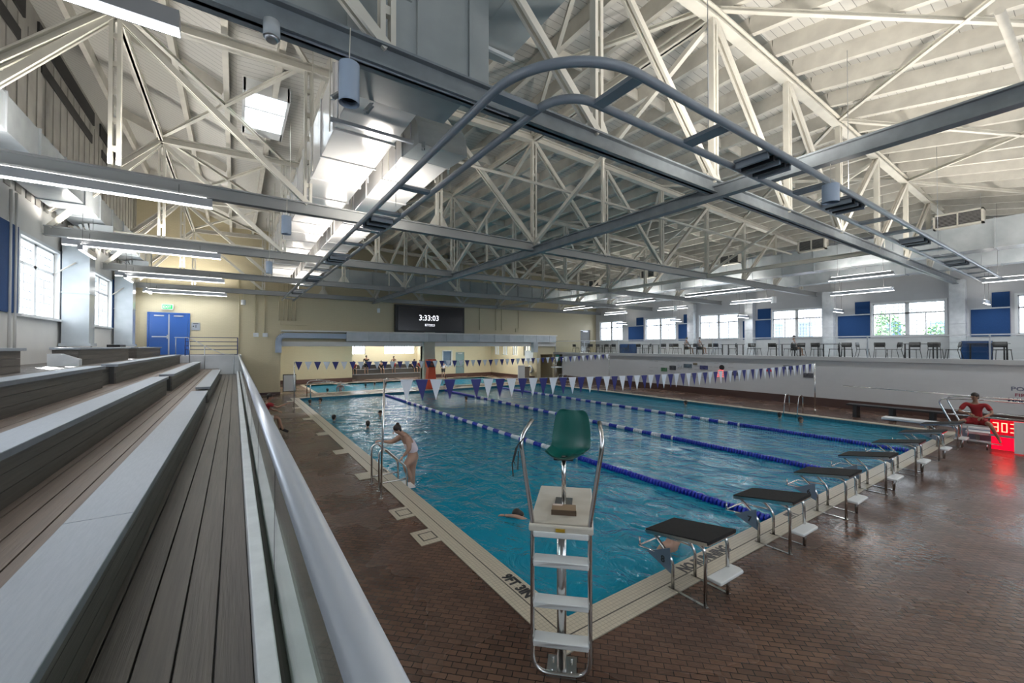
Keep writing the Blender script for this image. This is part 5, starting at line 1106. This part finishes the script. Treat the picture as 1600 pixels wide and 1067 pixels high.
# people beyond the opening and on the balcony
def stander(x, y, z0, label, shirt, pants=None, h=1.7, face=(0, -1, 0), sit=False, m=None):
    s = h/1.75; g = lambda a, b, c: (x+a*s, y+b*s, z0+c*s)
    if sit: J = {'pelvis': g(0, 0, .5), 'waist': g(0, .02, .68), 'chest': g(0, 0, .92), 'neckb': g(0, 0, 1.07), 'neck': g(0, 0, 1.12), 'head': g(0, -.02, 1.2), 'crown': g(0, -.02, 1.29), 'shL': g(-.19, 0, 1.0), 'elL': g(-.26, -.05, .74), 'wrL': g(-.16, -.26, .62), 'shR': g(.19, 0, 1.0), 'elR': g(.26, -.05, .74), 'wrR': g(.16, -.26, .62), 'hipL': g(-.1, -.04, .48), 'knL': g(-.14, -.42, .50), 'anL': g(-.14, -.44, .10), 'toeL': g(-.14, -.58, .04), 'hipR': g(.1, -.04, .48), 'knR': g(.14, -.42, .50), 'anR': g(.14, -.44, .10), 'toeR': g(.14, -.58, .04)}
    else: J = {'pelvis': g(0, 0, .95), 'waist': g(0, 0, 1.1), 'chest': g(0, 0, 1.32), 'neckb': g(0, 0, 1.46), 'neck': g(0, 0, 1.51), 'head': g(0, -.01, 1.59), 'crown': g(0, -.01, 1.68), 'shL': g(-.19, 0, 1.40), 'elL': g(-.27, .02, 1.14), 'wrL': g(-.24, -.12, .93), 'shR': g(.19, 0, 1.40), 'elR': g(.27, .02, 1.14), 'wrR': g(.20, -.18, 1.0), 'hipL': g(-.1, 0, .90), 'knL': g(-.12, -.02, .5), 'anL': g(-.13, .02, .09), 'toeL': g(-.14, -.13, .04), 'hipR': g(.1, 0, .90), 'knR': g(.12, -.02, .5), 'anR': g(.13, .02, .09), 'toeR': g(.14, -.13, .04)}
    cl = [('shirt', shirt, ['pelvis', 'waist', 'chest', 'shL', 'shR', ('shL', 'elL', .6, .05), ('shR', 'elR', .6, .05)], .015)] if shirt else []
    if pants: cl.append(('shorts', pants, ['pelvis', 'hipL', 'hipR', ('hipL', 'knL', .8, .07), ('hipR', 'knR', .8, .07)], .018))
    person('person', label, J, m or M_SKIND, s, 1.0, cl, M_HAIR, face=face, sub=1, hands=False)
M_BLUEC = mat('blue_cloth', (.03, .05, .20), .8)
stander(10.45, 40.5, .47, 'man in black shirt standing tall on the far hall bleachers under the window', M_DARKC, M_DARKC, 1.8)
stander(13.1, 40.5, .47, 'person in red shorts standing before the far hall bleachers', None, M_RED, 1.7)
stander(9.4, 40.95, .42, 'person in red bending on the far hall bleachers beside the recess wall', M_RED, M_DARKC, 1.7, sit=True); stander(12.0, 40.95, .42, 'seated person in dark clothes before the far bleachers, middle of the recess', M_DARKC, M_DARKC, 1.7, sit=True)
stander(15.4, 40.95, .42, 'seated person in navy shirt at the end of the far bleachers by the column', M_BLUEC, M_DARKC, 1.8, sit=True); stander(16.0, 40.95, .42, 'seated person in red shirt beside the navy shirted one in the far hall', M_RED, M_DARKC, 1.7, sit=True)
stander(6.3, 31.4, -1.0, 'bather in pale shirt standing in the shallow pool near the access rails', mat('pink_cloth', (.5, .3, .3), .8), None, 1.6); stander(14.1, 30.5, -.9, 'bare backed bather standing in the shallow pool right of the orange kiosk', None, M_DARKC, 1.7)
stander(16.8, 36.9, 0, 'person walking on the deck beyond the shallow pool near the office door', mat('pale_cloth', (.5, .5, .55), .8), M_DARKC, 1.7)
for x, y, l in ((5.4, 31.2, 'dark haired child in the shallow pool by the access rails'), (8.6, 33.6, 'first of the bathers in the glittering part of the shallow pool'), (9.6, 34.6, 'second of the bathers in the glittering part of the shallow pool'), (10.3, 33.9, 'third of the bathers in the glittering part of the shallow pool'), (18.9, 30.4, 'bather in the shallow pool near the passage end')): swimmer(x, y, l, (0, 1, 0), z=-.1)
stander(29.0, 18.9, 2.5, 'person in white cap sitting at a balcony table, nearer the end wall', mat('grey_cloth', (.3, .3, .32), .8), M_DARKC, 1.7, (-1, 0, 0), True); stander(29.3, 18.0, 2.5, 'person in grey sitting at a balcony table beside the white capped one', mat('grey_cloth', (.3, .3, .32), .8), M_DARKC, 1.7, (-1, 0, 0), True)
stander(29.2, 11.6, 2.5, 'person in pale top sitting on the balcony under the greyish window', mat('pale_cloth', (.5, .5, .55), .8), M_DARKC, 1.7, (-1, 0, 0), True)

# ------------------------------------------------------------ outside the balcony windows
t = thing('neighbour_building', 'grey clapboard building seen through the fourth balcony window from the end wall', 'building', (41, 15.5, 0))
MB().box(39, 43, 13.0, 18.4, -1, 9).build('wall', mottled('grey_lilac_siding', (.34, .33, .37), (.28, .27, .31), 1, .7, 0, 40, (.2, .2, 9)), t)
for y in (14.0, 16.2):
    f = MB().box(38.95, 39, y, y+1.2, 3.6, 5.2).build('window_frame', M_FRAME, t); MB().box(38.93, 38.96, y+.1, y+1.1, 3.7, 5.1).build('pane', mat('dark_outdoor_glass', (.08, .11, .15), .1), f)
t = thing('neighbour_house', 'white house with a blue shutter seen through the fifth balcony window from the end wall', 'building', (43, 8, 0))
MB().box(41, 44, 6.0, 10.6, -1, 6.2).build('wall', mat('white_outdoor_paint', (.62, .63, .62), .7), t)
for y in (6.9, 9.2): MB().box(40.95, 41, y, y+.8, 3.4, 4.9).build('shutter', mat('blue_shutter', (.08, .18, .38), .6), t)
random.seed(11)
for (x, y, h, r, l) in ((37.5, 9.4, 4.3, 1.2, 'larger leafy tree outside the fifth balcony window from the end wall'), (38.2, 6.6, 3.6, 1.0, 'smaller leafy tree outside the fifth balcony window from the end wall')):
    t = thing('garden_tree', l, 'tree', (x, y, 0)); MB().tube([(x, y, -.5), (x+.1, y, h*.5), (x, y+.1, h)], [.12, .09, .04], 8).build('trunk', mat('bark', (.10, .07, .05), .9), t)
    mb = MB()
    for k in range(900):
        v = Vector((random.gauss(0, 1), random.gauss(0, 1), random.gauss(0, 1))).normalized()*r*random.random()**.4; c = Vector((x, y, h))+Vector((v.x, v.y, v.z*1.1))
        a = Vector((random.uniform(-1, 1), random.uniform(-1, 1), random.uniform(-1, 1))).normalized()*.09; b = a.cross(Vector((random.uniform(-1, 1), random.uniform(-1, 1), random.uniform(-1, 1)))).normalized()*.06
        mb._face([mb.bm.verts.new(p) for p in (c-a, c-b, c+a, c+b)])
    mb.build('foliage', mottled('green_leaves', (.09, .20, .06), (.05, .13, .04), 3, .6), t)
